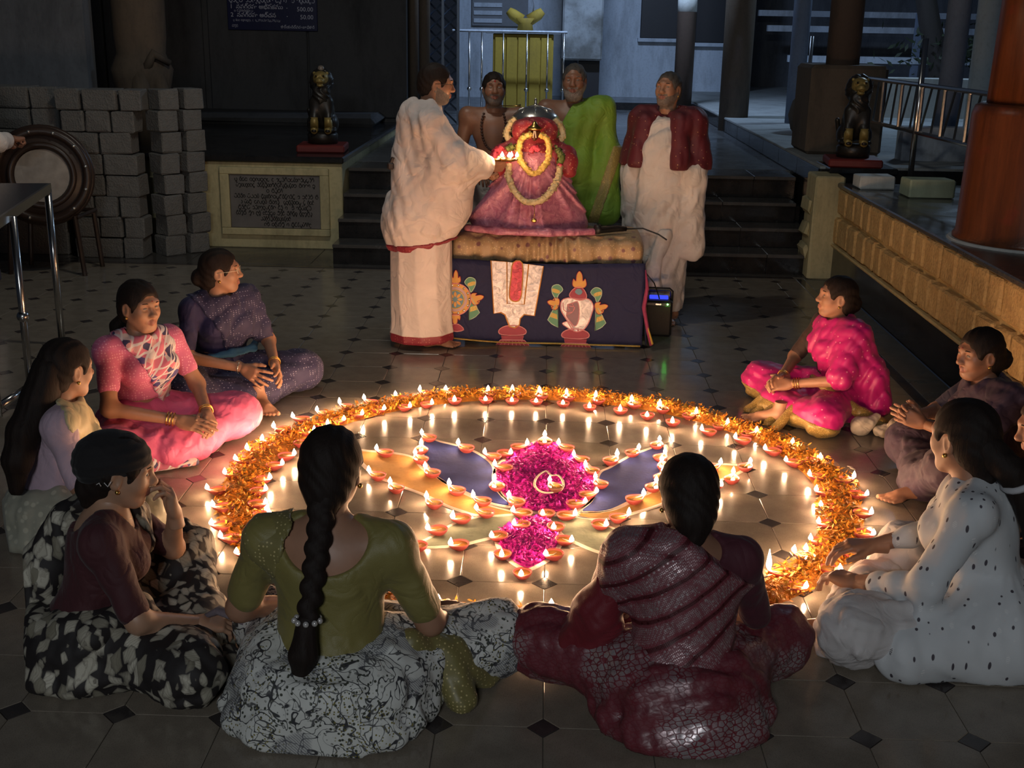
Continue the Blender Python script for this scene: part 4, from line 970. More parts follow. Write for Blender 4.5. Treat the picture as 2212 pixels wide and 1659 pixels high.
def m_floral():
    t = NT('black_vine_print_sari'); w1 = t.noise(5, det=2, dist=1.0); vine = t.math('ABSOLUTE', t.math('SUBTRACT', t.noise(10.5, det=1.2, dist=1.6), .5))
    base = t.mix(t.noise(6, det=3), (.60, .60, .56), (.70, .70, .66)); c = t.mix(t.ramp(vine, [(.012, 1), (.022, 0)]), base, (.035, .035, .04))
    v2 = t.math('ABSOLUTE', t.math('SUBTRACT', t.noise(19, t.mp(loc=(4, 2, 7)), det=1.0, dist=1.2), .5)); c = t.mix(t.ramp(v2, [(.014, .9), (.024, 0)]), c, (.05, .05, .055))
    d = t.vor(75, rnd=.9); msk = t.ramp(t.noise(8, t.mp(loc=(1, 5, 2)), det=2), [(.46, 0), (.52, 1)]); leafm = t.math('MULTIPLY', t.ramp(d, [(.26, 1), (.34, 0)]), msk); c = t.mix(leafm, c, (.05, .055, .04))
    d3 = t.vor(95, t.mp(loc=(2, 2, 2)), rnd=.9); m3 = t.math('MULTIPLY', t.ramp(d3, [(.22, 1), (.28, 0)]), t.ramp(t.noise(7, t.mp(loc=(8, 1, 3)), det=2), [(.5, 0), (.56, 1)])); c = t.mix(m3, c, (.20, .17, .04))
    blob = t.ramp(t.noise(6.5, t.mp(loc=(9, 9, 1)), det=2), [(.56, 0), (.60, .75)]); hatch = t.wave(70, dist=2, dirn='DIAGONAL'); c = t.mix(t.math('MULTIPLY', blob, t.ramp(hatch, [(.2, .35), (.8, 1)])), c, (.13, .13, .15))
    t.bump(t.noise(400), .1, .002); return t.fin(c, .7)
def m_silver():
    t = NT('red_silver_brocade_sari'); z = t.mp((1, 1, 1), (0, R(34), 0)); st = t.wave(4.6, z, .15, 1, dirn='Z'); mot = t.vor(190, z, rnd=.25); row = t.vor(62, z, rnd=.2)
    zari = t.math('MULTIPLY', t.ramp(mot, [(.30, 1), (.42, .15)]), t.ramp(st, [(.25, .15), (.6, 1)])); zari = t.math('MAXIMUM', zari, t.ramp(row, [(.20, .8), (.27, 0)]))
    n = t.noise(16, det=4); zari = t.math('MULTIPLY', zari, t.ramp(n, [(.3, .35), (.65, 1)]))
    line = t.ramp(st, [(.04, 1), (.10, 0)]); c = t.mix(zari, (.17, .022, .035), (.62, .55, .56)); c = t.mix(line, c, (.07, .008, .012)); t.bump(t.math('ADD', mot, row), .25, .003)
    return t.fin(c, t.ramp(zari, [(0, .55), (1, .3)]), t.math('MULTIPLY', zari, .8))
def m_silver_border():
    t = NT('silver_leaf_brocade'); co = t.mp((1, 1, 1.5), (.5, .4, .3)); e = t.vor(48, co, 'DISTANCE_TO_EDGE', .6); v2 = t.vor(150); m = t.ramp(e, [(.05, 0), (.11, 1)]); m = t.math('MULTIPLY', m, t.ramp(v2, [(.15, .5), (.45, 1)])); n = t.noise(4.5, t.mp(loc=(3.3, 1.7, .4)), det=3); n2 = t.noise(26, det=3); m = t.math('MULTIPLY', m, t.ramp(n, [(.50, .04), (.64, .9)])); m = t.math('MULTIPLY', m, t.ramp(n2, [(.3, .5), (.6, 1)]))
    c = t.mix(m, t.mix(n2, (.10, .014, .022), (.20, .03, .042)), (.52, .48, .49)); t.bump(e, .3, .004); return t.fin(c, t.ramp(m, [(0, .42), (1, .34)]), t.math('MULTIPLY', m, .7))
def m_kurta():
    t = NT('white_sprigged_cotton'); co = t.mp((1.5, 1.5, .55)); d = t.vor(24, co, rnd=.5); d2 = t.vor(26, t.mp((1.0, 1.0, .52), loc=(.4, .9, .6)), rnd=.9)
    c = t.mix(t.noise(8, det=3), (.56, .58, .60), (.68, .69, .70)); c = t.mix(t.ramp(d, [(.15, 1), (.19, 0)]), c, (.07, .06, .075)); w = t.wave(90, dirn='DIAGONAL'); m = t.math('MULTIPLY', t.ramp(d2, [(.15, 1), (.2, 0)]), t.ramp(w, [(.5, 0), (.6, 1)])); c = t.mix(m, c, (.78, .78, .78))
    t.bump(t.noise(420), .12, .002); return t.fin(c, .75)
def m_geo():
    t = NT('geometric_print_pallu'); b = t.n('ShaderNodeTexChecker'); t.l(t.mp((1, 1, 1), (.6, .5, .78)), b.inputs[0]); b.inputs['Scale'].default_value = 30
    w = t.wave(11, t.mp((1, 1, 1), (.2, .6, .4)), .4, 1, dirn='DIAGONAL'); w2 = t.wave(9, t.mp((1, 1, 1), (.2, -.9, .4)), .4, 1, dirn='Z'); v = t.vor(26, rnd=.8, out='Color'); vs = t.sep(v)[0]
    c = t.ramp(vs, [(0, (.62, .16, .24)), (.34, (.58, .50, .52)), (.55, (.06, .05, .12)), (.74, (.70, .35, .35)), (.88, (.10, .08, .25))], 'CONSTANT'); ln = t.math('MAXIMUM', t.ramp(w, [(.88, 0), (.95, 1)]), t.ramp(w2, [(.88, 0), (.95, 1)])); c = t.mix(ln, c, (.75, .68, .68)); return t.fin(c, .7)
F_NAVY = cloth('navy_blouse', (.022, .018, .075)); F_NAVYP = spotted('navy_dashed_sari', (.030, .026, .075), (.34, .33, .46), 62, .20, .15, stretch=(1, 1, 1.6)); F_TEAL = cloth('teal_edge', (.05, .16, .28))
F_PINKB = spotted('pink_printed_blouse', (.60, .14, .27), (.76, .34, .46), 80, .3, .3); F_PINK = cloth('rose_pink_sari', (.70, .12, .26), .6); F_GEO = m_geo()
F_PALEP = cloth('pale_pink_blouse', (.52, .38, .46)); F_CREAM = cloth('cream_silk', (.60, .50, .28), .5); F_PALEG = spotted('pale_greenish_sari', (.34, .33, .26), (.48, .46, .36), 26, .3, .8)
F_MAROON = cloth('maroon_blouse', (.060, .012, .016)); F_LEAF = m_leafprint(); F_CAP = cloth('black_knit_cap', (.010, .008, .009), .9)
F_OLIVE = cloth('olive_silk_blouse', (.22, .185, .055), .5); F_FLORAL = m_floral(); F_OLIVEB = spotted('olive_gold_brocade', (.20, .17, .06), (.55, .45, .20), 90, .25, .3, .45)
F_SILVER = m_silver(); F_SILVB = m_silver_border(); F_SILVE = spotted('silver_zari_edge', (.30, .24, .25), (.62, .56, .56), 150, .3, .6, .4); F_DKMAR = cloth('dark_maroon_blouse', (.075, .012, .022)); F_RED = cloth('red_silk', (.17, .012, .02), .5)
F_KURTA = m_kurta(); F_WHITEC = cloth('white_cotton_trousers', (.62, .58, .57)); F_PURPLE = cloth('dark_purple_sari', (.034, .017, .040)); F_DKBLUE = cloth('dark_indigo_cloth', (.020, .016, .040))
F_MAG = spotted('magenta_silk_sari', (.50, .010, .165), (.78, .28, .36), 30, .14, .2, .45); F_ZARI = spotted('gold_zari_border', (.30, .19, .05), (.62, .42, .14), 120, .3, .5, .45); F_BROWN = cloth('dark_brown_blouse', (.040, .018, .014))
F_DHOTI = cloth('white_dhoti', (.66, .60, .56), .8); F_DHOTIP = cloth('off_white_robe', (.68, .58, .54), .8); F_GREEN = cloth('leaf_green_shawl', (.20, .36, .035), .6); F_GREENZ = spotted('green_gold_border', (.30, .24, .07), (.5, .4, .12), 90, .3, .5, .5); F_SHAWL = spotted('maroon_embroidered_shawl', (.105, .010, .018), (.50, .28, .14), 34, .12, .9, .6, var=.3); F_REDB = spotted('red_dhoti_border', (.24, .02, .035), (.4, .12, .1), 60, .25, .5, .5)

def skirt_folds(p, v, amp, seed):
    """folds running along each thigh in front, around the hips behind"""
    J = p.J; fs = [folds(amp, 62, seed+i, 3, along=J['kn'+e]-J['hip'+e]+np.array((0, 0, .06))) for i, e in enumerate('rl')]; fb = folds(amp, 60, seed+5, 3, along=(1, .0, .18)); f2 = folds(amp*.4, 120, seed+9, 3)
    def fn(X, Y, Z):
        wl = np.clip(.5-X/.08, 0, 1); wb = np.clip(.5-(Y+.02)/.10, 0, 1); return ((fs[0](X, Y, Z)*(1-wl)+fs[1](X, Y, Z)*wl)*(1-wb)+fb(X, Y, Z)*wb+f2(X, Y, Z)).astype(np.float32)
    v.disp(fn)
def skirt(p, v, g=.02, spread=1.0, top=.26, seed=1, amp=.008, lap=True, tilt=(0, -.25, 1)):
    J = p.J
    p.legs(v, g, .09); v.ell(J['pel']+(0, -.02, -.02), (.175*p.fat*spread+g, .15*p.fat*spread+g, .13+g), .08)
    v.ell(J['pel']+(0, -.02, -.10), (.20*p.fat*spread+g, .175*p.fat*spread+g, .05+g), .06)
    if lap: v.ell((J['knr']+J['knl'])*.32+J['pel']*.36+(0, .02, -.03), (.21, .15, .06), .08)
    v.cut(tilt, (0, 0, top)); skirt_folds(p, v, amp, seed); v.cut((0, 0, -1), (0, 0, .004)); return v
def blouse(p, v, sleeve=.75, waist=.24, g=.010, front=(.085, .075), back=(.07, .06), waist_n=(0, 0, -1)):
    p.torso(v, g, .045)
    for e in 'rl': p.arm(v, e, 0, sleeve, g-.001, .03)
    J = p.J; v.cut(waist_n, (0, 0, waist)); v.disp(folds(.0035, 60, 5, 3))
    v.ell(J['neck']+(0, .07, -.0), (front[0]*.85, .09, front[1]), .01, 's'); v.ell(J['neck']+(0, -.075, .0), (back[0], .09, back[1]), .01, 's'); v.ell(J['neck']+(0, 0, .05), (.075, .075, .075), .01, 's'); return v
def pallu(p, v, g=.018, a=None, b=None, arm=None, seed=3, amp=.006, extra=None, along=(-.6, .2, .75)):
    """cloth over the torso between two slanting planes: keep n.(x-p)<0 for each"""
    p.torso(v, g, .06)
    if arm: p.arm(v, arm[0], 0, arm[1], g+.008, .05)
    J = p.J; v.ell(J['neck']+(0, .02, .05), (.075, .08, .085), .012, 's')
    for n, q in (a, b):
        if n is not None: v.cut(n, q)
    if extra: extra(v)
    v.disp(folds(amp*1.1, 105, seed, 3, along=along)); return v
def face_to(dx, dy): return math.atan2(-dx, dy)
# ================================================================== the women seated around the ring
GW = 'women seated around the lamps'
# --- navy sari
p = Person('woman in navy dashed sari and glasses, fingers spread over her lap', (-1.70, 5.95), face_to(.70, -.72), .96, GW, SK1, head_rot=(52, 2, 0), J=dict(wrr=(.05, .35, .22), wrl=(-.13, .37, .21), elr=(.26, .12, .27), ell=(-.24, .13, .28), knl=(-.37, .27, .12), head=(-.005, .07, .69)))
p.hand('r', (-.25, 1, -.30), (-.85, 0, -.45), 'spread').hand('l', (.30, 1, -.35), (.85, 0, -.4), 'spread').foot('r', (.0, .40, .012), (.15, 1, .0)).body()
p.hair(bun=((0, -.125, -.035), (.050, .036, .045))); p.earring(); p.bangles('r', STEELB := plain('silver_bangle', (.7, .66, .6), .25, .9), 1); p.bangles('l', n=2); p.necklace(.10, .002)
p.glasses(plain('clear_frame', (.62, .55, .42), .3))
p.layer('blouse', lambda v: blouse(p, v, .80, .25, front=(.075, .10)), F_NAVY, label='plain navy blouse')
p.layer('skirt', lambda v: skirt(p, v, .026, 1.0, .27, 14), F_NAVYP, label='navy sari skirt with white dashes')
p.layer('pallu', lambda v: pallu(p, v, .026, a=((1, -.05, -.50), (.10, 0, .44)), b=((-1, 0, .1), (-.235, 0, .45)), arm=('l', .72)), F_NAVYP, label='dashed pallu over her left shoulder')
p.layer('waist_fold', lambda v: (v.chain([(.12, .135, .25), (.0, .165, .255), (-.14, .135, .255), (-.2, .06, .265)], [.016, .02, .02, .016], .02), v.disp(folds(.004, 90, 2))), F_TEAL, (-.28, 0, .18), (.22, .24, .33), .008, 'blue teal waist fold')
# --- pink sari
p = Person('woman in rose pink sari with printed pallu, hands clasped on her knee', (-1.84, 5.12), face_to(.76, -.65), .97, GW, SK1, head_rot=(6, -2, 0), J=dict(wrr=(.02, .36, .205), wrl=(-.13, .36, .20), elr=(.24, .15, .26), ell=(-.24, .12, .27), knl=(-.36, .27, .13)))
p.hand('r', (-.55, 1, -.16), (-.5, -.1, -.8), 'flat').hand('l', (.42, 1, -.12), (.6, 0, -.7), 'relax').body()
p.hair(); p.earring(); p.bindi(); p.necklace(.09, .003); p.bangles('r', n=3); p.bangles('l', n=2)
p.strand('ponytail', [(0, -.09, -.06), (.03, -.14, -.12), (.05, -.15, -.20)], [.035, .03, .014], head=True)
p.layer('blouse', lambda v: blouse(p, v, .62, .25), F_PINKB, label='pink printed blouse')
p.layer('skirt', lambda v: skirt(p, v, .026, seed=4), F_PINK, label='rose pink sari skirt')
p.layer('pallu', lambda v: pallu(p, v, a=((1, -.1, -.55), (.075, 0, .47)), b=((-1, 0, .25), (-.15, 0, .45))), F_GEO, label='pallu printed with pink, white and blue triangles')
p.layer('hem', lambda v: (v.chain([(.30, .18, .02), (.18, .36, .02), (.0, .44, .018)], [.03, .035, .02], .03), v.disp(folds(.006, 60, 7)), v.cut((0, 0, -1), (0, 0, .003))), F_GEO, (-.08, .1, 0), (.38, .5, .09), .008, 'printed sari hem on the floor')
# --- pale pink blouse, long loose hair
p = Person('woman with long loose black hair in pale pink blouse at left edge', (-1.83, 4.10), face_to(.88, .47), .95, GW, SK1, head_rot=(26, -6, 0), J=dict(elr=(.26, .08, .28), wrr=(.14, .28, .17), knr=(.34, .27, .17), neck=(0, .05, .555), head=(0, .095, .68), chest=(0, .045, .39)))
p.hand('r', (-.5, 1, -.2), (0, 0, -1), 'relax').hand('l', (.5, 1, -.2), (0, 0, -1), 'relax').body()
p.hair(); p.earring(); p.necklace(.03, .002)
p.strand('long_hair', [(0, -.07, .0), (0, -.12, -.11), (.0, -.18, -.23), (.0, -.21, -.34), (0, -.215, -.45)], [.07, .066, .064, .055, .028], head=True, h=.008)
p.layer('blouse', lambda v: blouse(p, v, .88, .22, .014, back=(.08, .05)), F_PALEP, label='pale pink blouse')
p.layer('skirt', lambda v: skirt(p, v, .026, 1.05, .25, 21), F_PALEG, label='pale greenish sari skirt')
p.layer('pallu', lambda v: pallu(p, v, .020, a=((0, -1, -.35), (0, .075, .47)), b=(None, None)), F_CREAM, label='cream silk pallu across her chest')
p.layer('knee_fold', lambda v: (v.cap((.10, .2, .14), (.33, .28, .17), .10, .085, .05), v.cap((.33, .28, .17), (.1, .36, .08), .085, .07, .05), v.disp(folds(.007, 40, 5)), v.cut((0, 0, -1), (0, 0, .004))), F_CREAM, (0, .05, 0), (.46, .5, .30), .009, 'cream silk over the knee')
# --- black cap
p = Person('elderly woman in black knitted cap and leaf print sari, hand at chin', (-1.345, 3.17), face_to(.93, .30), .94, GW, SK3, head_rot=(-4, -10, 0), J=dict(chest=(0, .055, .38), neck=(0, .085, .535), head=(0, .135, .655), shr=(.165, .065, .50), shl=(-.165, .07, .50), elr=(.24, .16, .25), wrr=(.13, .33, .165), ell=(-.17, .27, .30), wrl=(-.035, .285, .475), knr=(.33, .30, .11), knl=(-.30, .30, .22)))
p.hand('r', (-.2, 1, -.25), (-.3, 0, -1), 'relax').hand('l', (.12, -.10, 1), (.2, -1, -.1), 'cup').body()
p.hair(bun=((0, -.09, -.07), (.05, .04, .04))); p.necklace(.03, .0018); p.earring()
def cap_fn(v):
    v.ell((0, -.022, .045), (.094, .112, .078), .02).ell((0, -.075, .015), (.084, .07, .07), .04).ell((0, .10, -.055), (.09, .09, .085), .015, 's').cut((0, .42, -1), (0, .0, -.012))
    v.disp(lambda X, Y, Z: .0014*np.sin(220*(Z-.25*Y))+.003*np.sin(22*X+18*Y))
cp_ = p.headlayer('knitted_cap', cap_fn, F_CAP, .0045)
MB().tube([p.at_head(q) for q in ((.093, -.040, -.012), (.097, -.028, -.022), (.097, -.020, -.004))], .0018, 5).tube([p.at_head(q) for q in ((.090, -.062, -.022), (.094, -.054, -.014), (.095, -.048, -.024))], .0016, 5).build('cap_stitching', F_WHITEC, p.o, True)
p.layer('blouse', lambda v: blouse(p, v, .86, .20, .012, back=(.085, .07)), F_MAROON, label='dark maroon blouse')
p.layer('skirt', lambda v: skirt(p, v, .026, 1.12, .25, 31, .009), F_LEAF, label='black sari skirt printed with pale leaves')
p.layer('pallu', lambda v: pallu(p, v, .026, a=((1, 0, -.28), (-.035, 0, .50)), b=(None, None), arm=('l', .3), extra=lambda v: v.chain([(-.13, -.05, .45), (-.14, -.14, .28), (-.12, -.19, .10)], [.06, .075, .085], .06)), F_LEAF, label='leaf print pallu falling down her back')
p.layer('lap_fold', lambda v: (v.cap((.06, .1, .20), (.30, .32, .10), .07, .06, .04), v.cap((.2, .02, .2), (.1, .16, .22), .05, .05, .04), v.cap((.20, .40, .05), (.36, .30, .05), .06, .05, .05), v.disp(folds(.008, 45, 8)), v.cut((0, 0, -1), (0, 0, .004))), F_LEAF, (-.05, -.05, 0), (.45, .5, .32), .009)
MB().tube([p.J['wrr']+np.array(q) for q in ((-.03, .02, .0), (.0, .07, .035), (.03, .12, .02), (.05, .15, .0))], [.012, .022, .02, .01], 6, flat=.6).build('folded_cloth', cloth('striped_kerchief', (.16, .13, .15)), p.o, True)
# --- long braid, olive blouse
p = Person('woman from behind with long braid, olive blouse and black vine print sari', (-.575, 2.97), face_to(.05, 1), 1.02, GW, SK1, fat=1.14, head_rot=(-3, -6, 0), J=dict(head=(.0, .075, .69), neck=(0, .03, .555), shr=(.178, .03, .505), shl=(-.185, .03, .51), elr=(.27, .06, .25), ell=(-.27, .06, .26), wrr=(.30, .26, .15), knr=(.44, .24, .11), knl=(-.25, .27, .10), hipr=(.1, .02, .12)))
p.hand('r', (-.1, 1, .1), (0, -.3, -1), 'relax').hand('l', (.4, 1, 0), (0, 0, -1), 'relax').body()
p.hair(hairline=.05); p.earring(); p.bangles('r')
p.strand('braid', [(.0, -.09, -.04), (.0, -.115, -.14), (-.005, -.155, -.26), (-.012, -.185, -.36)], [.034, .031, .029, .027], head=True, braid=True)
p.strand('braid_end', [(-.012, -.185, -.37), (-.022, -.19, -.46), (-.035, -.185, -.54)], [.027, .036, .022], head=True, h=.007)
b = MB()
for k in range(9):
    a = 2*math.pi*k/9; b.ball(p.at_head((-.012+.034*math.cos(a), -.187+.032*math.sin(a), -.365)), .0085, 8, 6)
b.build('beaded_hair_tie', plain('pearl_beads', (.55, .52, .5), .2, .3), p.o, True)
p.layer('blouse', lambda v: blouse(p, v, .80, .21, .011, back=(.125, .125)), F_OLIVE, label='olive silk blouse with deep back')
def sk5(v):
    skirt(p, v, .028, 1.22, .25, 8, .008); 
p.layer('skirt', sk5, F_FLORAL, label='white sari skirt printed with black vines', m=.26)
p.layer('pallu', lambda v: pallu(p, v, a=((1, .25, -.35), (-.115, 0, .51)), b=(None, None), g=.014, amp=.004), F_OLIVEB, label='olive pallu over her left shoulder')
p.layer('side_fold', lambda v: (v.chain([(.22, .02, .20), (.31, .10, .12), (.36, .02, .03)], [.045, .055, .045], .05), v.cap((.31, .1, .12), (.40, .16, .04), .055, .06, .05), v.disp(folds(.007, 50, 5)), v.cut((0, 0, -1), (0, 0, .004))), F_OLIVEB, (.12, -.1, 0), (.5, .28, .3), .009, 'olive gold brocade fold at her hip')
# --- red silver sari
p = Person('woman from behind in red and silver brocade sari with hair pinned up', (.425, 2.99), face_to(-.10, 1), .955, GW, SK2, fat=1.06, head_rot=(2, -12, 0), J=dict(chest=(0, .045, .39), neck=(.01, .07, .545), head=(.01, .12, .66), shr=(.172, .05, .50), shl=(-.172, .05, .51), elr=(.25, .14, .25), wrr=(.14, .32, .17), ell=(-.225, .13, .28), wrl=(-.12, .32, .19), knl=(-.40, .22, .13), knr=(.36, .24, .11)))
p.hand('r', (-.4, 1, -.1), (0, 0, -1), 'relax').hand('l', (.4, 1, -.1), (0, 0, -1), 'relax').body()
p.hair(bun=((0, -.085, -.055), (.058, .045, .055)), g=.014); p.earring()
p.layer('blouse', lambda v: blouse(p, v, .99, .21, .010, back=(.09, .075)), F_DKMAR, label='dark maroon blouse')
p.layer('skirt', lambda v: skirt(p, v, .028, 1.16, .26, 41, .010), F_SILVB, label='red sari skirt woven with silver leaves', m=.26)
p.layer('pallu', lambda v: pallu(p, v, .024, a=((.62, -.15, .8), (.045, 0, .535)), b=((-.45, 0, -1), (-.10, 0, .20)), arm=('l', .55), amp=.003, seed=6), F_SILVER, label='red silver brocade pallu across her back')
p.layer('silver_edge', lambda v: pallu(p, v, .029, a=((.62, -.15, .8), (.045, 0, .535)), b=((-.45, 0, -1), (-.10, 0, .185)), arm=('l', .55), amp=.003, seed=6, extra=lambda v: v.cut((.45, 0, 1), (-.10, 0, .215))), F_SILVE, label='silver border along the pallu edge')
p.layer('red_fold', lambda v: (v.chain([(-.215, .06, .40), (-.245, .10, .28), (-.29, .14, .16), (-.36, .20, .10)], [.045, .07, .075, .06], .05), v.disp(folds(.009, 70, 2, along=(-.4, .3, -.8)))), F_RED, (-.46, -.06, .03), (-.12, .3, .47), .008, 'deep red silk fold falling to her knee')
# --- white sprigged kurta
p = Person('woman in white sprigged kurta with dark hair tied back at right', (1.43, 3.44), face_to(-.90, .43), 1.03, GW, SK1, fat=1.08, head_rot=(-32, -6, 0), J=dict(chest=(0, .05, .39), neck=(0, .075, .55), head=(0, .125, .67), shr=(.172, .06, .50), shl=(-.172, .06, .505), ell=(-.25, .15, .28), wrl=(-.16, .36, .20), elr=(.24, .16, .28), wrr=(.1, .36, .22), knl=(-.36, .33, .14), knr=(.34, .30, .12)))
p.hand('l', (.5, 1, -.1), (0, 0, -1), 'relax').hand('r', (-.5, 1, 0), (0, 0, -1), 'relax').foot('r', (-.20, .40, .02), (-.35, 1, .05), (-.5, -.1, .9)).body()
p.hair(); p.earring()
p.strand('ponytail', [(0, -.08, -.02), (.03, -.15, -.08), (.07, -.20, -.20), (.09, -.22, -.34), (.09, -.22, -.46)], [.055, .042, .042, .038, .018], head=True, h=.007)
p.ring('hair_tie', p.at_head((.045, -.168, -.11)), .046, .011, plain('white_scrunchie', (.5, .5, .52), .8), (.2, -.4, -.8), p.o)
def kurta(v):
    p.torso(v, .012, .045)
    for e in 'rl': p.arm(v, e, 0, 1.72, .010, .035)
    v.ell(p.J['pel']+(0, -.03, -.05), (.24, .22, .16), .10); v.cap((-.1, -.05, .10), (-.30, .18, .08), .14, .10, .10); v.cap((.1, -.05, .10), (.28, .16, .08), .14, .1, .1)
    v.ell(p.J['neck']+(0, .03, .055), (.07, .085, .065), .012, 's'); v.disp(folds(.006, 55, 6, 3, along=(.1, .3, 1))); v.disp(lambda X, Y, Z: np.where(Z < .30, .004*np.abs(np.sin(13*np.arctan2(Y, X)+3*np.sin(9*Z))), 0).astype(np.float32)); v.cut((0, 0, -1), (0, 0, .004))
p.layer('kurta', kurta, F_KURTA, h=.010, label='white kurta with small dark sprigs', m=.26)
def trous(v): p.legs(v, .016, .09, thigh=(.088, .060), shin=(.066, .060)); v.ell((-.20, .36, .03), (.15, .10, .05), .08); skirt_folds(p, v, .010, 12); v.cut((0, 0, -1), (0, 0, .004))
p.layer('trousers', trous, F_WHITEC, h=.010, label='loose white cotton trousers')
# --- dark purple sari
p = Person('woman in dark purple sari with fingers interlaced, near the ledge', (1.93, 4.78), face_to(-.93, -.05), .92, GW, SK2, head_rot=(14, -4, 0), J=dict(chest=(0, .05, .39), neck=(0, .075, .55), head=(0, .125, .675), ell=(-.22, .20, .33), wrl=(-.06, .36, .36), elr=(.22, .20, .33), wrr=(.03, .36, .37), knl=(-.30, .32, .24), anl=(-.02, .36, .07), knr=(.34, .27, .13)))
p.hand('l', (.22, 1, .35), (.9, -.1, -.2), 'relax').hand('r', (-.22, 1, .35), (-.9, -.1, -.2), 'cup').foot('l', (-.10, .34, .008), (-.15, 1, 0)).body()
p.hair(bun=((0, -.125, -.04), (.05, .04, .05))); p.earring(); p.bindi(); p.necklace(.05)
p.layer('blouse', lambda v: blouse(p, v, .8, .22), F_DKBLUE, label='dark indigo blouse')
p.layer('skirt', lambda v: skirt(p, v, .026, 1.05, .26, 51), F_PURPLE, label='dark purple sari skirt')
p.layer('pallu', lambda v: pallu(p, v, .024, a=((1, -.05, -.5), (.09, 0, .46)), b=((-1, 0, .1), (-.24, 0, .45)), arm=('l', .7)), F_PURPLE, label='dark purple pallu')
p.ring('toe_ring', (-.098, .505, .014), .010, .002, STEELB, (0, 1, 0))
# --- magenta silk sari
p = Person('woman in magenta silk sari with gold border, hands clasped, looking left', (1.53, 5.86), face_to(-.92, -.30), .90, GW, SK1, head_rot=(-14, 6, 0), J=dict(wrl=(-.05, .33, .21), wrr=(.04, .34, .22), ell=(-.24, .15, .27), elr=(.24, .15, .28), knl=(-.34, .28, .10), knr=(.36, .29, .12)))
p.hand('l', (.35, 1, -.05), (.7, 0, -.6), 'cup').hand('r', (-.35, 1, -.02), (-.7, 0, -.6), 'relax').foot('l', (-.12, .42, .012), (.5, .9, 0)).body()
p.hair(bun=((0, -.115, -.03), (.045, .035, .045))); p.earring(); p.bindi(); p.necklace(.08); p.bangles('l', n=3); p.bangles('r', n=2)
p.layer('blouse', lambda v: blouse(p, v, .86, .24), F_BROWN, label='dark brown blouse')
p.layer('skirt', lambda v: skirt(p, v, .026, 1.0, .27, 61, .010), F_MAG, label='magenta silk sari skirt')
p.layer('pallu', lambda v: pallu(p, v, .028, a=((1, -.05, -.45), (.075, 0, .47)), b=(None, None), arm=('l', .92), amp=.006, extra=lambda v: v.chain([(-.16, .0, .46), (-.22, -.06, .28), (-.24, -.10, .12)], [.07, .085, .09], .06)), F_MAG, label='magenta pallu over her left shoulder')
def goldhem(v):
    skirt(p, v, .032, 1.0, .27, 61, .012); v.cut((0, -.25, 1), (0, .35, .085)); v.cut((0, -1, 0), (0, .02, 0))
p.layer('gold_border', goldhem, F_ZARI, label='gold zari border along the hem')
p.layer('front_pleats', lambda v: ([v.cap((x, .36, .11), (x*1.15-.02, .49, .012), .022, .03, .015) for x in (-.16, -.09, -.02, .05, .12)], v.disp(folds(.004, 90, 3)), v.cut((0, 0, -1), (0, 0, .003))), F_ZARI, (-.3, .28, 0), (.26, .56, .17), .007, 'gold zari pleats at her feet')
p.layer('border_fold', lambda v: (v.chain([(-.06, .2, .24), (-.20, .16, .19), (-.30, .04, .10), (-.36, -.10, .03)], [.022, .028, .035, .03], .02), v.disp(folds(.006, 70, 3)), v.cut((0, 0, -1), (0, 0, .003))), F_ZARI, (-.44, -.2, 0), (.02, .28, .3), .008, 'gold border along the pallu edge')
# --- dark figure at the right edge
p = Person('woman in dark clothes cut by the right edge of the picture', (1.985, 3.86), face_to(-.82, .25), .95, GW, SK2, head_rot=(10, -14, 0), J=dict(chest=(0, .10, .37), neck=(0, .17, .52), head=(0, .25, .62), shr=(.165, .15, .48), shl=(-.165, .15, .48), knl=(-.17, .26, .12), knr=(.24, .26, .10), elr=(.2, .2, .26), ell=(-.2, .2, .26), wrr=(.08, .32, .16), wrl=(-.08, .32, .16)))
p.hand('l', (.5, 1, 0), (0, 0, -1), 'relax').hand('r', (-.5, 1, 0), (0, 0, -1), 'relax').body()
p.hair(bun=((0, -.12, -.03), (.05, .04, .05))); p.earring()
p.layer('blouse', lambda v: blouse(p, v, .8, .22), F_DKBLUE); p.layer('skirt', lambda v: skirt(p, v, .026, 1.0, .26, 71), F_DKBLUE)
# cloth bundle by the magenta sari
cb = empty('cloth_bundle', gnd(1884, 940), .2, 'two crumpled cream cloth bundles beside magenta sari', 'cloth')
def bundle(nm, c, r, sd):
    v = Vox(np.array(c)-.14, np.array(c)+.14, .0055); v.ell(c, r, .02); v.cap(np.array(c)+(.03, .0, .02), np.array(c)+(.075, .02, .045), .03, .02, .03); v.disp(folds(.011, 75, sd)); v.cut((0, 0, -1), (0, 0, .002)); V, Q = v.mesh(); link(nm, mesh_np(nm, V, Q), F_CREAM2, cb)
F_CREAM2 = cloth('cream_cotton', (.62, .52, .40))
bundle('knotted_cloth', (-.05, .01, .045), (.058, .05, .048), 2); bundle('folded_cloth', (.06, -.03, .03), (.07, .045, .032), 4)
# ================================================================== the four men at the table and the drummer
HAIRD = m_hair('greying_hair', (.075, .068, .062), .7)
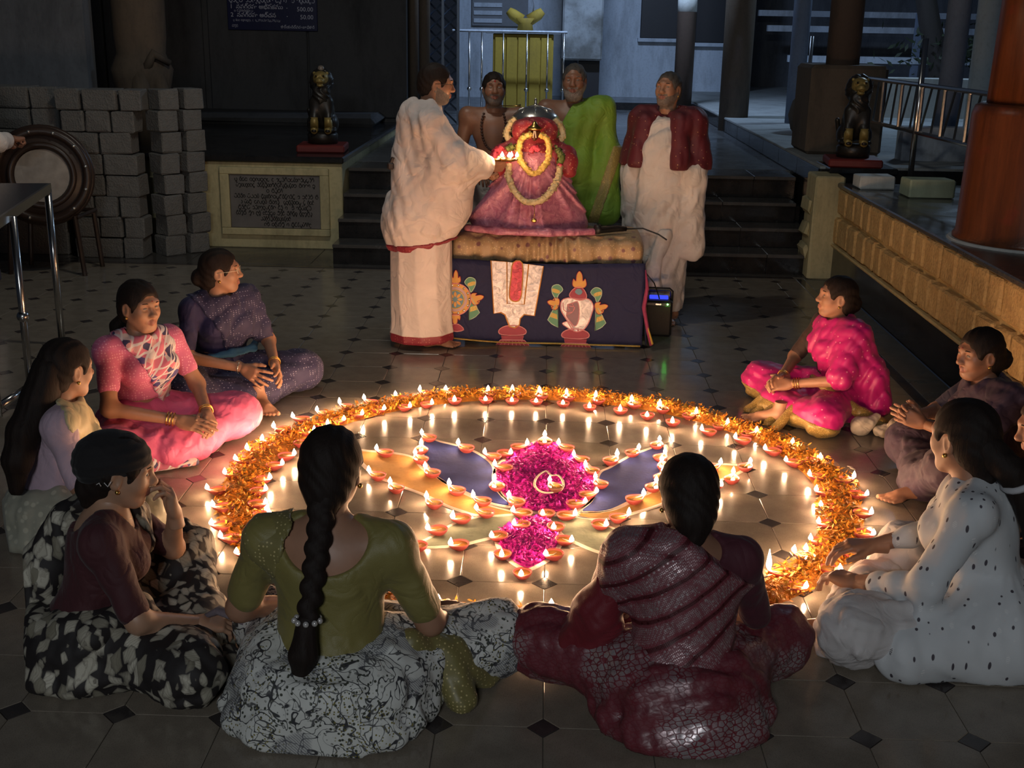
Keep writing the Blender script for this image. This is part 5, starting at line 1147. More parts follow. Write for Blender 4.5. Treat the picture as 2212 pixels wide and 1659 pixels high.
# --- priest in white robe with the aarti lamp
p = Person('priest in white robe holding burning lamp before the deity', (-.72, 7.04), face_to(1, .22), .985, None, SK1, kind='m_grey', seated=False, head_rot=(-6, -6, 0),
           J=dict(pel=(0, -.03, .93), chest=(0, .0, 1.24), neck=(0, .02, 1.46), head=(0, .075, 1.585), shr=(.19, .02, 1.385), shl=(-.19, .02, 1.385), elr=(.23, .17, 1.14), wrr=(.06, .40, 1.10), ell=(-.2, .17, 1.13), wrl=(-.08, .36, 1.06), anr=(.09, .03, .08), anl=(-.10, -.12, .08)))
p.hand('r', (-.35, 1, .05), (-.75, 0, .5), 'grip').hand('l', (.3, 1, .05), (.6, 0, -.6), 'grip').foot('r', (.09, .0, .004), (.1, 1, 0)).foot('l', (-.10, -.15, .004), (-.1, 1, 0)).body(legs=True)
p.hair(short=True, g=.006, hairline=.068); p.glasses(plain('dark_frame', (.06, .04, .03), .4))
MB().ball(p.at_head((.080, -.004, -.044)), .006, 8, 6).build('ear_stud', EYEW, p.b, True)
def robe(v, g=0):
    v.cap((0, -.035, 1.36), (0, -.03, .84), .135+g, .19+g, .10); v.cap((0, .0, 1.41), (.17, .01, 1.37), .075+g, .075+g, .06); v.cap((0, .0, 1.41), (-.17, .01, 1.37), .075+g, .075+g, .06); v.ell((0, -.02, 1.44), (.08+g, .085+g, .05+g), .05)
    v.chain([(.18, .02, 1.36), (.225, .15, 1.15), (.10, .34, 1.12)], [.085+g, .10+g, .072+g], .06); v.chain([(-.18, .02, 1.36), (-.21, .15, 1.15), (-.10, .30, 1.10)], [.085+g, .09+g, .07+g], .06)
    v.ell((.04, .10, .98), (.20+g, .20+g, .30+g), .12); v.ell((0, -.05, .74), (.20+g, .20+g, .22+g), .1)
def robe_top(v):
    robe(v); v.ell((0, .05, 1.52), (.07, .085, .06), .02, 's'); v.disp(folds(.013, 34, 5, 3, along=(.3, .5, -1))); v.disp(folds(.007, 75, 9, 3, along=(.2, .4, -1))); v.cut((0, .12, -1), (0, 0, .625))
p.layer('robe', robe_top, F_DHOTIP, (-.42, -.42, .5), (.42, .52, 1.56), .011, 'white cotton upper robe')
def robe_hem(v): robe(v, .008); v.disp(folds(.013, 34, 5, 3, along=(.3, .5, -1))); v.disp(folds(.007, 75, 9, 3, along=(.2, .4, -1))); v.cut((0, .12, -1), (0, 0, .618)); v.cut((0, -.12, 1), (0, 0, .665))
p.layer('robe_border', robe_hem, F_REDB, (-.42, -.42, .5), (.42, .42, .8), .011, 'maroon robe border')
def dho(v, g=0): v.cap((0, -.02, .80), (0, -.02, .06), .19+g, .20+g, .05); v.ell((0, -.02, .05), (.17+g, .20+g, .08), .06); v.disp(lambda X, Y, Z: (.010*np.abs(np.sin(5*np.arctan2(Y+.03, X)+1.2*np.sin(3*Z)))).astype(np.float32)); v.cut((0, 0, 1), (0, 0, .85))
p.layer('dhoti', lambda v: (dho(v), v.cut((0, 0, -1), (0, 0, .085))), F_DHOTIP, (-.28, -.32, 0), (.28, .26, .9), .010, 'white dhoti')
p.layer('dhoti_border', lambda v: (dho(v, -.006), v.cut((0, 0, -1), (0, 0, .035)), v.cut((0, 0, 1), (0, 0, .12))), F_REDB, (-.28, -.32, 0), (.28, .26, .16), .009, 'maroon and gold dhoti border')
MB().box((.12, -.235, 1.10), (.16, -.195, 1.14), .008).tube([(.14, -.22, 1.12), (.15, -.2, 1.17)], .010, 6).build('small_pouch', plain('dark_pouch', (.02, .012, .012), .6), p.o)
# --- aarti lamp in his hand
al = empty('aarti_lamp', tuple(at_y(1100, 350, 7.06)), 0, 'brass lamp with several flames held before the deity', 'oil lamp')
MB().lathe([(.0, .0), (.022, .002), (.05, .012), (.056, .022), (.050, .022), (.0, .012)], 18, cap=False).build('lamp_plate', GOLD, al, True)
MB().tube([(-.05, 0, .012), (-.11, -.005, .010), (-.16, -.01, .0)], [.009, .011, .009], 8).build('handle', GOLD, al, True)
for x, y in ((-.042, 0), (.0, -.03), (.012, .01), (.045, .0)):
    w = MB().tube([(x*.6, y*.6, .018), (x, y, .03)], .003, 6).build('wick', M_WICK, al); f = link('flame', ME_FL, None, w, (x, y, .03)); f.scale = (1.15, 1.15, 1.1)
# --- bare chested man with bead necklace
p = Person('bare chested man with long bead necklace standing behind deity', (-.36, 8.10), face_to(.05, -1), .945, None, SK2, kind='m_stubble', seated=False, head_rot=(4, 6, 0), fat=1.04, J=dict(wrr=(.12, .26, 1.0), wrl=(-.12, .26, 1.0)))
p.hand('r', (-.5, 1, 0), (0, 0, -1), 'relax').hand('l', (.5, 1, 0), (0, 0, -1), 'relax').foot('r', (.1, -.05, .003), (.1, 1, 0)).foot('l', (-.1, -.05, .003), (-.1, 1, 0)).body()
p.hair(short=True, g=.008); MB().ball(p.at_head((0, .088, .045)), .008, 8, 6, (.8, .4, 1.3)).build('tilak', BINDI, p.b, True)
M_BEAD = plain('rudraksha', (.055, .022, .014), .6)
for k in range(46):
    a = 2*math.pi*k/46; x = .085*math.sin(a); c = math.cos(a); z = 1.46-.20*(1-c)*.5*2.1 if c < 1 else 1.46; y = .045+.065*(1-c)*.5+.012 if c < .6 else .02-.08*(c-.6)*2.2
    MB().ball((x, y+.03*(1-c)*.5, 1.47-.155*(1-c)), .0095, 8, 6).build('bead', M_BEAD, p.b, True)
p.layer('dhoti', lambda v: (v.cap((0, 0, .98), (0, 0, .08), .165, .19, .05), v.disp(folds(.01, 40, 3, along=(0, 0, 1))), v.cut((0, 0, 1), (0, 0, 1.0)), v.cut((0, 0, -1), (0, 0, .07))), F_DHOTI, (-.28, -.28, 0), (.28, .28, 1.1), .016, 'white dhoti')
# --- bearded man in green
p = Person('bearded man wrapped in leaf green shawl over one shoulder', (.175, 8.06), face_to(-.08, -1), .985, None, SK2, kind='m_beard', seated=False, head_rot=(-3, 2, 0), fat=1.02, J=dict(ell=(-.25, .0, 1.10), wrl=(-.24, .07, .88)))
p.hand('r', (-.5, 1, 0), (0, 0, -1), 'relax').hand('l', (0, .1, -1), (1, 0, 0), 'relax').foot('r', (.1, -.05, .003), (.1, 1, 0)).foot('l', (-.1, -.05, .003), (-.1, 1, 0)).body()
p.hair(short=True, mat=HAIRD, g=.004, hairline=.078)
def grn(v):
    p.torso(v, .022, .06); p.arm(v, 'l', 0, 1.5, .030, .06); v.cap((0, .0, 1.0), (0, .02, .75), .18, .19, .1); v.cap((-.24, .02, 1.15), (-.25, .07, .72), .07, .10, .06); v.ell(p.J['neck']+(0, .02, .05), (.085, .09, .08), .012, 's'); v.cut((1, .05, .62), (.02, 0, 1.40)); v.disp(folds(.009, 45, 3, along=(-.4, .2, .8))); v.cut((0, 0, -1), (0, 0, .60))
p.layer('green_shawl', grn, F_GREEN, (-.46, -.3, .5), (.3, .36, 1.56), .011, 'leaf green shawl')
def gedge(v):
    p.torso(v, .027, .06); p.arm(v, 'l', 0, 1.5, .036, .06); v.cap((0, .0, 1.0), (0, .02, .75), .185, .195, .1); v.cap((-.24, .02, 1.15), (-.25, .07, .72), .076, .106, .06); v.disp(folds(.009, 45, 3, along=(-.4, .2, .8))); v.cut((1, 0, .30), (-.225, 0, .98)); v.cut((-1, 0, -.30), (-.30, 0, .98)); v.cut((0, 0, 1), (0, 0, 1.16)); v.cut((0, -1, 0), (0, .0, 0)); v.cut((0, 0, -1), (0, 0, .61))
p.layer('gold_edge', gedge, F_GREENZ, (-.46, -.05, .55), (.1, .36, 1.3), .010, 'green and gold shawl border')
p.layer('dhoti', lambda v: (v.cap((0, 0, .98), (0, 0, .08), .175, .19, .05), v.disp(folds(.01, 40, 3, along=(0, 0, 1))), v.cut((0, 0, -1), (0, 0, .07))), F_DHOTI, (-.28, -.28, 0), (.28, .28, 1.1), .016, 'white dhoti')
# --- man with maroon shawl
p = Person('grey haired man in white wrap with maroon embroidered shawl', (.785, 7.87), face_to(-.42, -.9), .965, None, SK1, kind='m_grey', seated=False, head_rot=(-6, 8, 0), fat=1.08, J=dict(shr=(.175, 0, 1.365), shl=(-.175, 0, 1.365), elr=(.23, .0, 1.10), ell=(-.23, .0, 1.10), wrr=(.20, .06, .88), wrl=(-.22, .06, .86)))
p.hand('r', (0, .1, -1), (-1, 0, 0), 'relax').hand('l', (0, .1, -1), (1, 0, 0), 'relax').foot('r', (.10, -.04, .003), (.15, 1, 0)).foot('l', (-.12, .02, .003), (-.15, 1, 0)).body()
p.hair(short=True, mat=HAIRD, g=.005, hairline=.07); p.earring()
def wrap(v):
    p.torso(v, .014, .06); p.arm(v, 'r', 0, 1.3, .02, .05); p.arm(v, 'l', 0, 1.3, .02, .05); v.cap((0, .02, 1.15), (0, .02, .72), .19, .215, .1); v.cap((-.22, .06, 1.05), (-.25, .06, .52), .085, .075, .06); v.cap((.2, .06, 1.0), (.19, .06, .62), .09, .08, .06)
    v.cap((0, .0, .8), (0.02, .0, .08), .205, .19, .08); v.ell(p.J['neck']+(0, .05, .03), (.075, .08, .10), .012, 's'); v.disp(folds(.011, 42, 13, 3, along=(-.35, .1, 1))); v.disp(folds(.006, 90, 14, 3, along=(-.35, .1, 1))); v.cut((.1, 0, -1), (0, 0, .09))
p.layer('white_wrap', wrap, F_DHOTI, (-.4, -.3, .02), (.4, .36, 1.56), .0115, 'off white cotton wrap')
p.layer('hanging_end', lambda v: (v.chain([(-.10, .22, .62), (-.03, .235, .40), (-.06, .22, .18), (-.08, .2, .06)], [.05, .045, .05, .028], .05), v.disp(folds(.008, 70, 4, along=(0, 0, 1)))), F_DHOTI, (-.2, .1, 0), (.08, .32, .72), .008, 'hanging end of the wrap')
def shawl(v):
    p.torso(v, .030, .05, bust=False); p.arm(v, 'r', 0, 1.05, .036, .05); p.arm(v, 'l', 0, 1.05, .036, .05)
    for sx in (-1, 1): v.cap((sx*.12, .10, 1.36), (sx*.15, .15, 1.10), .06, .07, .05); v.cap((sx*.22, .0, 1.2), (sx*.23, .03, 1.06), .075, .085, .05)
    v.ell(p.J['neck']+(0, .03, .045), (.075, .08, .08), .012, 's')
    v.cap((0, .20, 1.55), (0, .20, .9), .075, .10, .012, 's'); v.cap((0, .12, 1.50), (0, .14, 1.0), .05, .07, .012, 's'); v.disp(folds(.006, 60, 6, along=(.1, 0, 1))); v.cut((0, 0, -1), (0, 0, 1.06))
p.layer('maroon_shawl', shawl, F_SHAWL, (-.44, -.3, .98), (.44, .36, 1.56), .010, 'maroon shawl embroidered with gold')
# --- drummer at the left edge
p = Person('drummer in white dhoti cut by the left edge of the picture', (-3.92, 7.72), face_to(.45, .85), .98, None, SK2, kind='m_stubble', seated=False, J=dict(wrr=(.12, .42, 1.12), elr=(.27, .18, 1.12), wrl=(-.05, .46, 1.1), ell=(-.24, .2, 1.1)))
p.hand('r', (-.1, 1, 0), (0, 0, -1), 'grip').hand('l', (.1, 1, 0), (0, 0, -1), 'grip').foot('r', (.1, -.05, .003), (.1, 1, 0)).foot('l', (-.1, -.05, .003), (-.1, 1, 0)).body(); p.hair(short=True, g=.007)
def kur(v): p.torso(v, .02, .06); [p.arm(v, e, 0, 1.6, .02, .05) for e in 'rl']; v.cap((0, 0, 1.0), (0, 0, .62), .18, .21, .1); v.ell(p.J['neck']+(0, .04, .05), (.075, .08, .08), .012, 's'); v.disp(folds(.008, 45, 3, along=(0, 0, 1))); v.cut((0, 0, -1), (0, 0, .62))
p.layer('white_shirt', kur, F_DHOTI, (-.42, -.3, .5), (.42, .6, 1.56), .012, 'loose white shirt')
p.layer('dhoti', lambda v: (v.cap((0, 0, .9), (0, 0, .2), .19, .235, .05), v.disp(folds(.012, 40, 3, along=(0, 0, 1))), v.cut((0, 0, -1), (0, 0, .25))), F_DHOTI, (-.3, -.3, 0), (.3, .3, 1.0), .012, 'white dhoti')
p.layer('dhoti_border', lambda v: (v.cap((0, 0, .9), (0, 0, .2), .19, .237, .05), v.disp(folds(.012, 40, 3, along=(0, 0, 1))), v.cut((0, 0, -1), (0, 0, .17)), v.cut((0, 0, 1), (0, 0, .25))), F_DKBLUE, (-.3, -.3, .1), (.3, .3, .4), .012, 'dark blue dhoti border')
# ================================================================== the table, the deity and things around
TB = empty('deity_table', (.02, 7.12, 0), R(-1.0), 'low table skirted with a navy cloth bearing appliqued emblems', 'table')
M_WOODD = plain('dark_wood', (.05, .03, .02), .6); F_NAVYC = cloth('navy_banner_cloth', (.007, .009, .055)); F_CUSH = spotted('gold_red_brocade', (.42, .28, .15), (.60, .44, .24), 60, .25, .9, .5, col2=(.22, .10, .10), sc2=14, r2=.22)
MB().box((-.53, .06, .46), (.53, .58, .50), .01).build('table_top', M_WOODD, TB)
for x in (-.48, .48):
    for y in (.1, .53): MB().box((x-.025, y-.025, .0), (x+.025, y+.025, .46)).build('leg', M_WOODD, TB)
def cushion(v):
    for x in np.linspace(-.5, .5, 9): v.cap((x, .10, .575), (x, .48, .575), .10, .10, .04); v.cap((x, .085, .50), (x, .48, .50), .085, .085, .04)
    v.disp(lambda X, Y, Z: (.026*np.abs(np.sin(24*X+2.2*np.sin(9*X)+5*Z*np.sin(5*X)))*np.where(Y < .12, 1, .25)).astype(np.float32)); v.disp(folds(.004, 80, 3)); v.cut((0, 0, -1), (0, 0, .503)); v.cut((0, 0, 1), (0, 0, .662))
v = Vox((-.66, -.06, .46), (.66, .8, .72), .0115); cushion(v); V, Q = v.mesh(); link('cushion', mesh_np('cushion', V, Q), F_CUSH, TB)['label'] = 'gathered gold brocade cushion cover'
# navy banner hanging around the front, gently waving
def banner_pt(u, z):   # u along the width -.56..+.56
    y = -.03+.003*math.sin(7*u+1)-.05*(1-z/.5)*.6+.003*math.sin(17*u)*(1-z/.5)
    return Vector((u, y, z))
V = []; Fc = []; nu, nz = 60, 14
top_z = lambda u: .515-.010*math.cos(5*u); bot_z = lambda u: .012+.05*max(0, (-u-.30))**1*1.2
for i in range(nu+1):
    u = -.60+1.20*i/nu
    for j in range(nz+1):
        z = bot_z(u)+(top_z(u)-bot_z(u))*j/nz; V.append(banner_pt(u, z))
for i in range(nu):
    for j in range(nz): a = i*(nz+1)+j; Fc.append((a, a+nz+1, a+nz+2, a+1))
bn = link('navy_banner', py_mesh('navy_banner', V, Fc, True), F_NAVYC, TB); md = bn.modifiers.new('thick', 'SOLIDIFY'); md.thickness = .006; md.offset = -1
for sx in (-1, 1):
    V = []; Fc = []
    for i in range(13):
        t = i/12
        for j in range(9):
            z = .02+.47*j/8; V.append((sx*(.60+.03*(1-z/.5)), -.03-.05*(1-z/.5)*.6+.55*t, z))
    for i in range(12):
        for j in range(8): a = i*9+j; Fc.append((a, a+9, a+10, a+1) if sx > 0 else (a, a+1, a+10, a+9))
    o = link('banner_side', py_mesh('banner_side', V, Fc, True), F_NAVYC, TB); md = o.modifiers.new('thick', 'SOLIDIFY'); md.thickness = .006
M_GOLDC = spotted('yellow_gold_trim', (.55, .36, .06), (.72, .52, .16), 110, .3, .6, .5); M_SILVC = None
def m_satin(name, a, b2, me=.25):
    t = NT(name); n = t.noise(26, det=4, dist=1.2); c = t.mix(t.ramp(n, [(.35, 0), (.65, 1)]), a, b2); t.bump(n, .6, .01); return t.fin(c, .35, me)
M_SATIN = m_satin('silver_satin', (.38, .34, .36), (.72, .66, .66)); M_REDS = m_satin('crimson_sequins', (.28, .01, .03), (.55, .04, .08)); M_OREDGE = plain('orange_cord', (.62, .27, .06), .6); M_GRNF = plain('green_embroidery', (.10, .28, .17), .6); M_PALEG2 = plain('pale_green_cord', (.45, .55, .42), .6); M_PINKC = plain('pink_cord', (.66, .26, .28), .6); M_PLUM = plain('plum_satin', (.16, .05, .09), .4); M_MAUVE = plain('mauve_satin', (.45, .28, .30), .4); M_ORNG = plain('orange_embroidery', (.66, .33, .07), .6); M_DRED = plain('dark_red_applique', (.32, .03, .06), .6); M_TEALE = plain('teal_embroidery', (.10, .22, .30), .5)
# px of the photo (crop scale .23508, origin 960,480) -> banner plane
def bpx(x, y):
    P = at_y(960+.23508*x, 480+.23508*y, 7.07); return (P[0]-.02, P[2])
def patch(name, pts, mat, lift=.006,  edge=None, er=.004, sm=True, parent=None):
    P = np.array([bpx(*q) for q in pts]); P = smooth_poly(P, 3) if sm else P; lift = lift+.004
    if np.sum(P[:, 0]*np.roll(P[:, 1], -1)-np.roll(P[:, 0], -1)*P[:, 1]) < 0: P = P[::-1]
    b = bmesh.new(); F1 = [banner_pt(x, z)+Vector((0, -lift, 0)) for x, z in P]; F0 = [q+Vector((0, lift+.002, 0)) for q in F1]
    a = [b.verts.new(q) for q in F1]; c = [b.verts.new(q) for q in F0]; b.faces.new(a); n = len(a)
    for i in range(n): b.faces.new((a[i], c[i], c[(i+1) % n], a[(i+1) % n]))
    bmesh.ops.triangulate(b, faces=b.faces[:]); me = bpy.data.meshes.new(name); b.to_mesh(me); b.free(); o = link(name, me, mat, parent or bn)
    if edge: MB().tube(F1, er, 5, True).build('cord_edge', edge, parent or bn, True)
    return o
def cord(name, pts, mat, r=.003, lift=.012, closed=False):
    P = [bpx(*q) for q in pts]; MB().tube([banner_pt(x, z)+Vector((0, -lift, 0)) for x, z in P], r, 5, closed).build(name, mat, bn, True)
# central U mark
patch('silver_mark', [(428, 358), (575, 368), (578, 748), (735, 752), (775, 390), (912, 408), (828, 858), (735, 845), (700, 880), (690, 940), (650, 968), (600, 955), (578, 900), (560, 850), (520, 828), (455, 838)], M_SATIN, .006, M_OREDGE, .0042, False)
patch('crimson_tongue', [(632, 375), (716, 380), (715, 600), (700, 700), (660, 728), (610, 710), (598, 650), (612, 520)], M_REDS, .008, M_OREDGE, .004)
def lotus_base(cx, cy):
    patch('lotus_top', [(cx-125, cy-40), (cx-60, cy-80), (cx+60, cy-80), (cx+125, cy-40), (cx+95, cy), (cx-95, cy)], M_DRED, .006, M_PINKC, .0035); patch('lotus_stem', [(cx-105, cy+5), (cx+105, cy+5), (cx+95, cy+45), (cx-95, cy+45)], M_DRED, .006, M_PINKC, .003, False)
    patch('lotus_foot', [(cx-110, cy+48), (cx+110, cy+48), (cx+178, cy+118), (cx-178, cy+118)], M_DRED, .006, M_PINKC, .0035, False)
    for k in range(-3, 4): cord('foot_line', [(cx+k*28, cy+55), (cx+k*42, cy+112)], M_PINKC, .0022)
lotus_base(627, 1030); lotus_base(1205, 1060)
# conch emblem
patch('conch', [(1070, 790), (1080, 720), (1140, 695), (1240, 705), (1330, 705), (1370, 770), (1350, 850), (1320, 930), (1270, 985), (1190, 995), (1130, 900), (1090, 840)], M_SATIN, .006, M_PINKC, .0035)
patch('conch_mouth', [(1180, 740), (1225, 730), (1240, 800), (1232, 900), (1200, 950), (1150, 900), (1120, 850), (1170, 830), (1200, 780), (1160, 770), (1130, 760)], M_PLUM, .0075, M_PINKC, .003)
cord('conch_swirl', [(1160, 800), (1140, 790), (1140, 755), (1175, 745), (1195, 780), (1180, 820), (1130, 830), (1095, 800), (1090, 740)], M_PINKC, .0032); patch('conch_tail', [(1085, 925), (1140, 910), (1180, 960), (1170, 985), (1110, 950)], M_SATIN, .007, M_PINKC, .003)
patch('conch_cap', [(1150, 680), (1180, 620), (1235, 595), (1285, 620), (1308, 690), (1240, 715)], M_DRED, .0065, M_PINKC, .003); patch('cap_crown', [(1200, 640), (1235, 605), (1270, 640), (1240, 668)], M_TEALE, .0075)
def flameblob(cx, cy, w, h, ang=0):
    ca, sa = math.cos(ang), math.sin(ang)
    pts = [(-.5, .3), (-.42, -.1), (-.25, .05), (-.2, -.35), (0, -.6), (.2, -.35), (.25, .05), (.42, -.1), (.5, .3), (.25, .5), (-.25, .5)]
    patch('flame_motif', [(cx+(x*w)*ca-(y*h)*sa, cy+(x*w)*sa+(y*h)*ca) for x, y in pts], M_ORNG, .007, M_DRED, .0025)
flameblob(1242, 535, 130, 140); flameblob(1005, 745, 110, 100, -1.3); flameblob(1440, 780, 110, 110, 1.3); flameblob(300, 700, 110, 110, 1.3)
def ribbon(cx, cy, f=1):
    patch('ribbon_top', [(cx-f*50, cy-95), (cx-f*10, cy-140), (cx+f*45, cy-125), (cx+f*50, cy-70), (cx+f*10, cy-5), (cx-f*10, cy-50)], M_GRNF, .006, M_PALEG2, .003); patch('ribbon_band', [(cx-f*20, cy-85), (cx+f*42, cy-105), (cx+f*45, cy-75), (cx-f*8, cy-60)], M_GOLDC, .0075)
    patch('ribbon_tail', [(cx-f*5, cy+45), (cx+f*18, cy+45), (cx+f*90, cy+180), (cx+f*55, cy+215), (cx+f*30, cy+230), (cx-f*10, cy+250)], M_GRNF, .006, M_PALEG2, .003, False); patch('ribbon_band', [(cx+f*5, cy+130), (cx+f*60, cy+110), (cx+f*75, cy+150), (cx+f*0, cy+175)], M_GOLDC, .0075, None, .003, False)
ribbon(1040, 715, -1); ribbon(1395, 740, 1); ribbon(235, 650, 1)
# discus emblem at the left
def disc(cx, cy, r, mat, lift, e=None): patch('discus_ring', [(cx+r*math.cos(a), cy+r*math.sin(a)) for a in np.linspace(0, 2*math.pi, 13)[:-1]], mat, lift, e, .004)
disc(100, 710, 145, M_ORNG, .006, M_PINKC); disc(100, 710, 112, M_MAUVE, .007); disc(100, 710, 82, M_TEALE, .008, M_GOLDC)
for k in range(8):
    a = 2*math.pi*k/8; patch('discus_petal', [(100+20*math.cos(a), 710+20*math.sin(a)), (100+45*math.cos(a-.3), 710+45*math.sin(a-.3)), (100+72*math.cos(a), 710+72*math.sin(a)), (100+45*math.cos(a+.3), 710+45*math.sin(a+.3))], M_ORNG, .0095)
for k in range(14):
    a = 2*math.pi*k/14; x, z = bpx(100+128*math.cos(a), 710+128*math.sin(a)); q = banner_pt(x, z); MB().ball(q+Vector((0, -.011, 0)), .0075, 8, 6, (1, .5, 1)).build('mirror_stud', STEELB, bn, True)
flameblob(105, 510, 90, 110); flameblob(100, 890, 100, 90, math.pi); patch('lotus_top', [(60, 950), (130, 935), (180, 985), (90, 1000)], M_DRED, .006, M_PINKC, .0035)
# gold hem and hanging mauve edge
V = [banner_pt(u, bot_z(u)+.004)+Vector((0, -.006, 0)) for u in np.linspace(-.595, .59, 40)]; MB().tube(V, .013, 6, flat=.35).build('gold_hem', M_GOLDC, bn, True)
MB().tube([(.60, -.05, .49), (.615, -.06, .38), (.60, -.07, .26), (.63, -.075, .12), (.655, -.09, .03)], [.01, .03, .035, .03, .03], 6, flat=.4).build('magenta_corner', cloth('magenta_edge', (.30, .03, .10)), bn, True)
MB().tube([(.605, -.07, .30), (.62, -.085, .16), (.66, -.10, .04)], [.012, .014, .02], 6, flat=.5).build('gold_corner', M_GOLDC, bn, True)

# --- the decorated deity
DE = empty('deity_idol', (-.075, 7.46, .66), 0, 'garlanded deity in red turban and pink pleated silk skirt', 'statue')
F_SILKP = m_satin('pink_mauve_silk', (.42, .13, .22), (.62, .26, .34), .1); F_REDV = spotted('red_gold_velvet', (.34, .03, .04), (.62, .30, .16), 55, .22, .7, .5)
def skirt_d(v):
    v.cap((0, 0, .46), (0, .02, .02), .13, .30, .06); v.cap((-.08, 0, .40), (-.30, -.03, .05), .12, .11, .08); v.cap((.08, 0, .40), (.27, -.03, .05), .12, .10, .08)
    def pl(X, Y, Z):
        a = np.arctan2(X, np.maximum(.25-Y*0+0*X, .25)+0*Z)*1.0; u = X/(np.maximum(.55-Z, .08)); return (.020*np.abs(np.sin(13*u+1.5*np.sin(6*u+4*Z)))*np.clip((.52-Z)*4, .2, 1)).astype(np.float32)
    v.disp(pl); v.cut((0, 0, -1), (0, 0, .004)); v.cut((0, -1, 0), (0, -.27, 0))
v = Vox((-.5, -.36, -.01), (.48, .36, .62), .0095); skirt_d(v); V, Q = v.mesh(); DE.scale = (1, 1, .935); link('pleated_skirt', mesh_np('pleated_skirt', V, Q), F_SILKP, DE)
v = Vox((-.5, -.36, -.02), (.5, .36, .1), .008); v.chain([(-.40, -.16, .02), (-.2, -.27, .022), (.1, -.29, .022), (.38, -.2, .02)], [.03, .028, .028, .026], .03); v.disp(folds(.004, 60, 3)); v.cut((0, 0, -1), (0, 0, .003)); V, Q = v.mesh(); link('skirt_roll', mesh_np('skirt_roll', V, Q), F_SILKP, DE)
v = Vox((-.4, -.3, .3), (.42, .25, .8), .0075); v.ell((0, 0, .52), (.16, .11, .14), .05)
for sx in (-1, 1): v.ell((sx*.19, -.03, .47), (.085, .08, .10), .05); v.cap((sx*.12, 0, .56), (sx*.22, -.06, .40), .05, .045, .04)
v.disp(folds(.005, 80, 2)); V, Q = v.mesh(); link('torso', mesh_np('torso', V, Q), F_REDV, DE)
v = Vox((-.2, -.22, .5), (.2, .2, .78), .005); v.ell((0, -.02, .62), (.055, .06, .068), .02).ell((0, -.083, .61), (.012, .016, .016), .02).ell((0, -.05, .57), (.03, .03, .02), .02); V, Q = v.mesh(); link('face', mesh_np('face', V, Q), plain('bronze_face', (.16, .07, .035), .35, .4), DE)
v = Vox((-.22, -.22, .55), (.22, .22, .80), .006); v.ell((0, -.0, .68), (.125, .10, .065), .03).ell((-.09, -.02, .65), (.055, .06, .07), .03).ell((.09, -.02, .65), (.055, .06, .07), .03); v.ell((0, -.10, .63), (.06, .06, .06), .01, 's'); v.disp(folds(.006, 70, 5)); V, Q = v.mesh(); link('turban', mesh_np('turban', V, Q), F_REDV, DE)
MB().lathe([(.04, 0), (.05, .012), (.025, .03), (.012, .05), (.002, .06)], 14).build('crown_jewel', GOLD, DE, True, (0, -.095, .665)); MB().tube([(-.008, -.145, .62), (-.002, -.15, .665)], .004, 6).tube([(.010, -.145, .62), (.004, -.15, .665)], .004, 6).build('forehead_mark', M_WICK, DE)
M_GARY = m_petal('yellow_flower', (.70, .46, .09), (.80, .58, .16), (.60, .34, .05)); M_GARW = m_petal('cream_flower', (.66, .52, .26), (.74, .62, .36), (.56, .42, .2)); M_GARR = m_petal('rose_flower', (.5, .03, .06), (.66, .08, .14), (.35, .02, .03)); M_GRNL = m_petal('tulsi_leaf', (.09, .12, .02), (.16, .19, .04), (.05, .08, .02))
def garland(name, pts, r, mat, n=7):
    P = smooth_open(pts, 60); L = np.r_[0, np.cumsum(np.linalg.norm(np.diff(P, axis=0), axis=1))]; m = int(L[-1]/(r*.55)); V = []; T = []
    for k in range(m):
        s = L[-1]*k/m; c = np.array([np.interp(s, L, P[:, i]) for i in range(3)])
        for j in range(n):
            d = rng.normal(size=3); d /= np.linalg.norm(d); e = np.cross(d, rng.normal(size=3)); e /= np.linalg.norm(e); f = np.cross(d, e); q = c+d*r*rng.uniform(.55, 1); w = r*.55; b0 = len(V); V += [q-e*w, q+f*w*.7+d*w*.3, q+e*w, q-f*w*.7+d*w*.3, q+d*w*.25]; T += [(b0, b0+1, b0+4), (b0+1, b0+2, b0+4), (b0+2, b0+3, b0+4), (b0+3, b0, b0+4)]
    b = MB(); b.tube([tuple(q) for q in P], r*.72, 8); o = b.build(name, mat, DE, True)
    tag(link('blossoms', mesh_np('blossoms', V, T, False), mat, o), None, None, None, 'stuff'); return o
def smooth_open(P, n):
    P = np.array(P, float); t = np.linspace(0, len(P)-1, n); out = []
    for u in t:
        i = min(int(u), len(P)-2); f = u-i; p0, p1, p2, p3 = P[max(i-1, 0)], P[i], P[i+1], P[min(i+2, len(P)-1)]
        out.append(.5*((2*p1)+(-p0+p2)*f+(2*p0-5*p1+4*p2-p3)*f*f+(-p0+3*p1-3*p2+p3)*f**3))
    return np.array(out)
garland('neck_garland', [(-.03, -.14, .64), (-.075, -.14, .615), (-.092, -.15, .55), (-.082, -.17, .48), (-.04, -.19, .42), (.0, -.195, .395), (.045, -.19, .42), (.084, -.17, .48), (.092, -.15, .55), (.075, -.14, .615), (.03, -.14, .64)], .024, M_GARY)
garland('long_garland', [(-.15, -.10, .44), (-.155, -.15, .37), (-.12, -.20, .29), (-.06, -.23, .225), (.0, -.24, .215), (.06, -.23, .235), (.12, -.20, .30), (.155, -.15, .38), (.16, -.11, .45)], .026, M_GARW)
garland('head_garland', [(-.15, -.02, .57), (-.175, .0, .63), (-.155, .01, .69), (-.12, .0, .73)], .026, M_GARW); garland('head_garland', [(.15, -.02, .57), (.175, .0, .63), (.155, .01, .69), (.12, .0, .73)], .026, M_GARW)
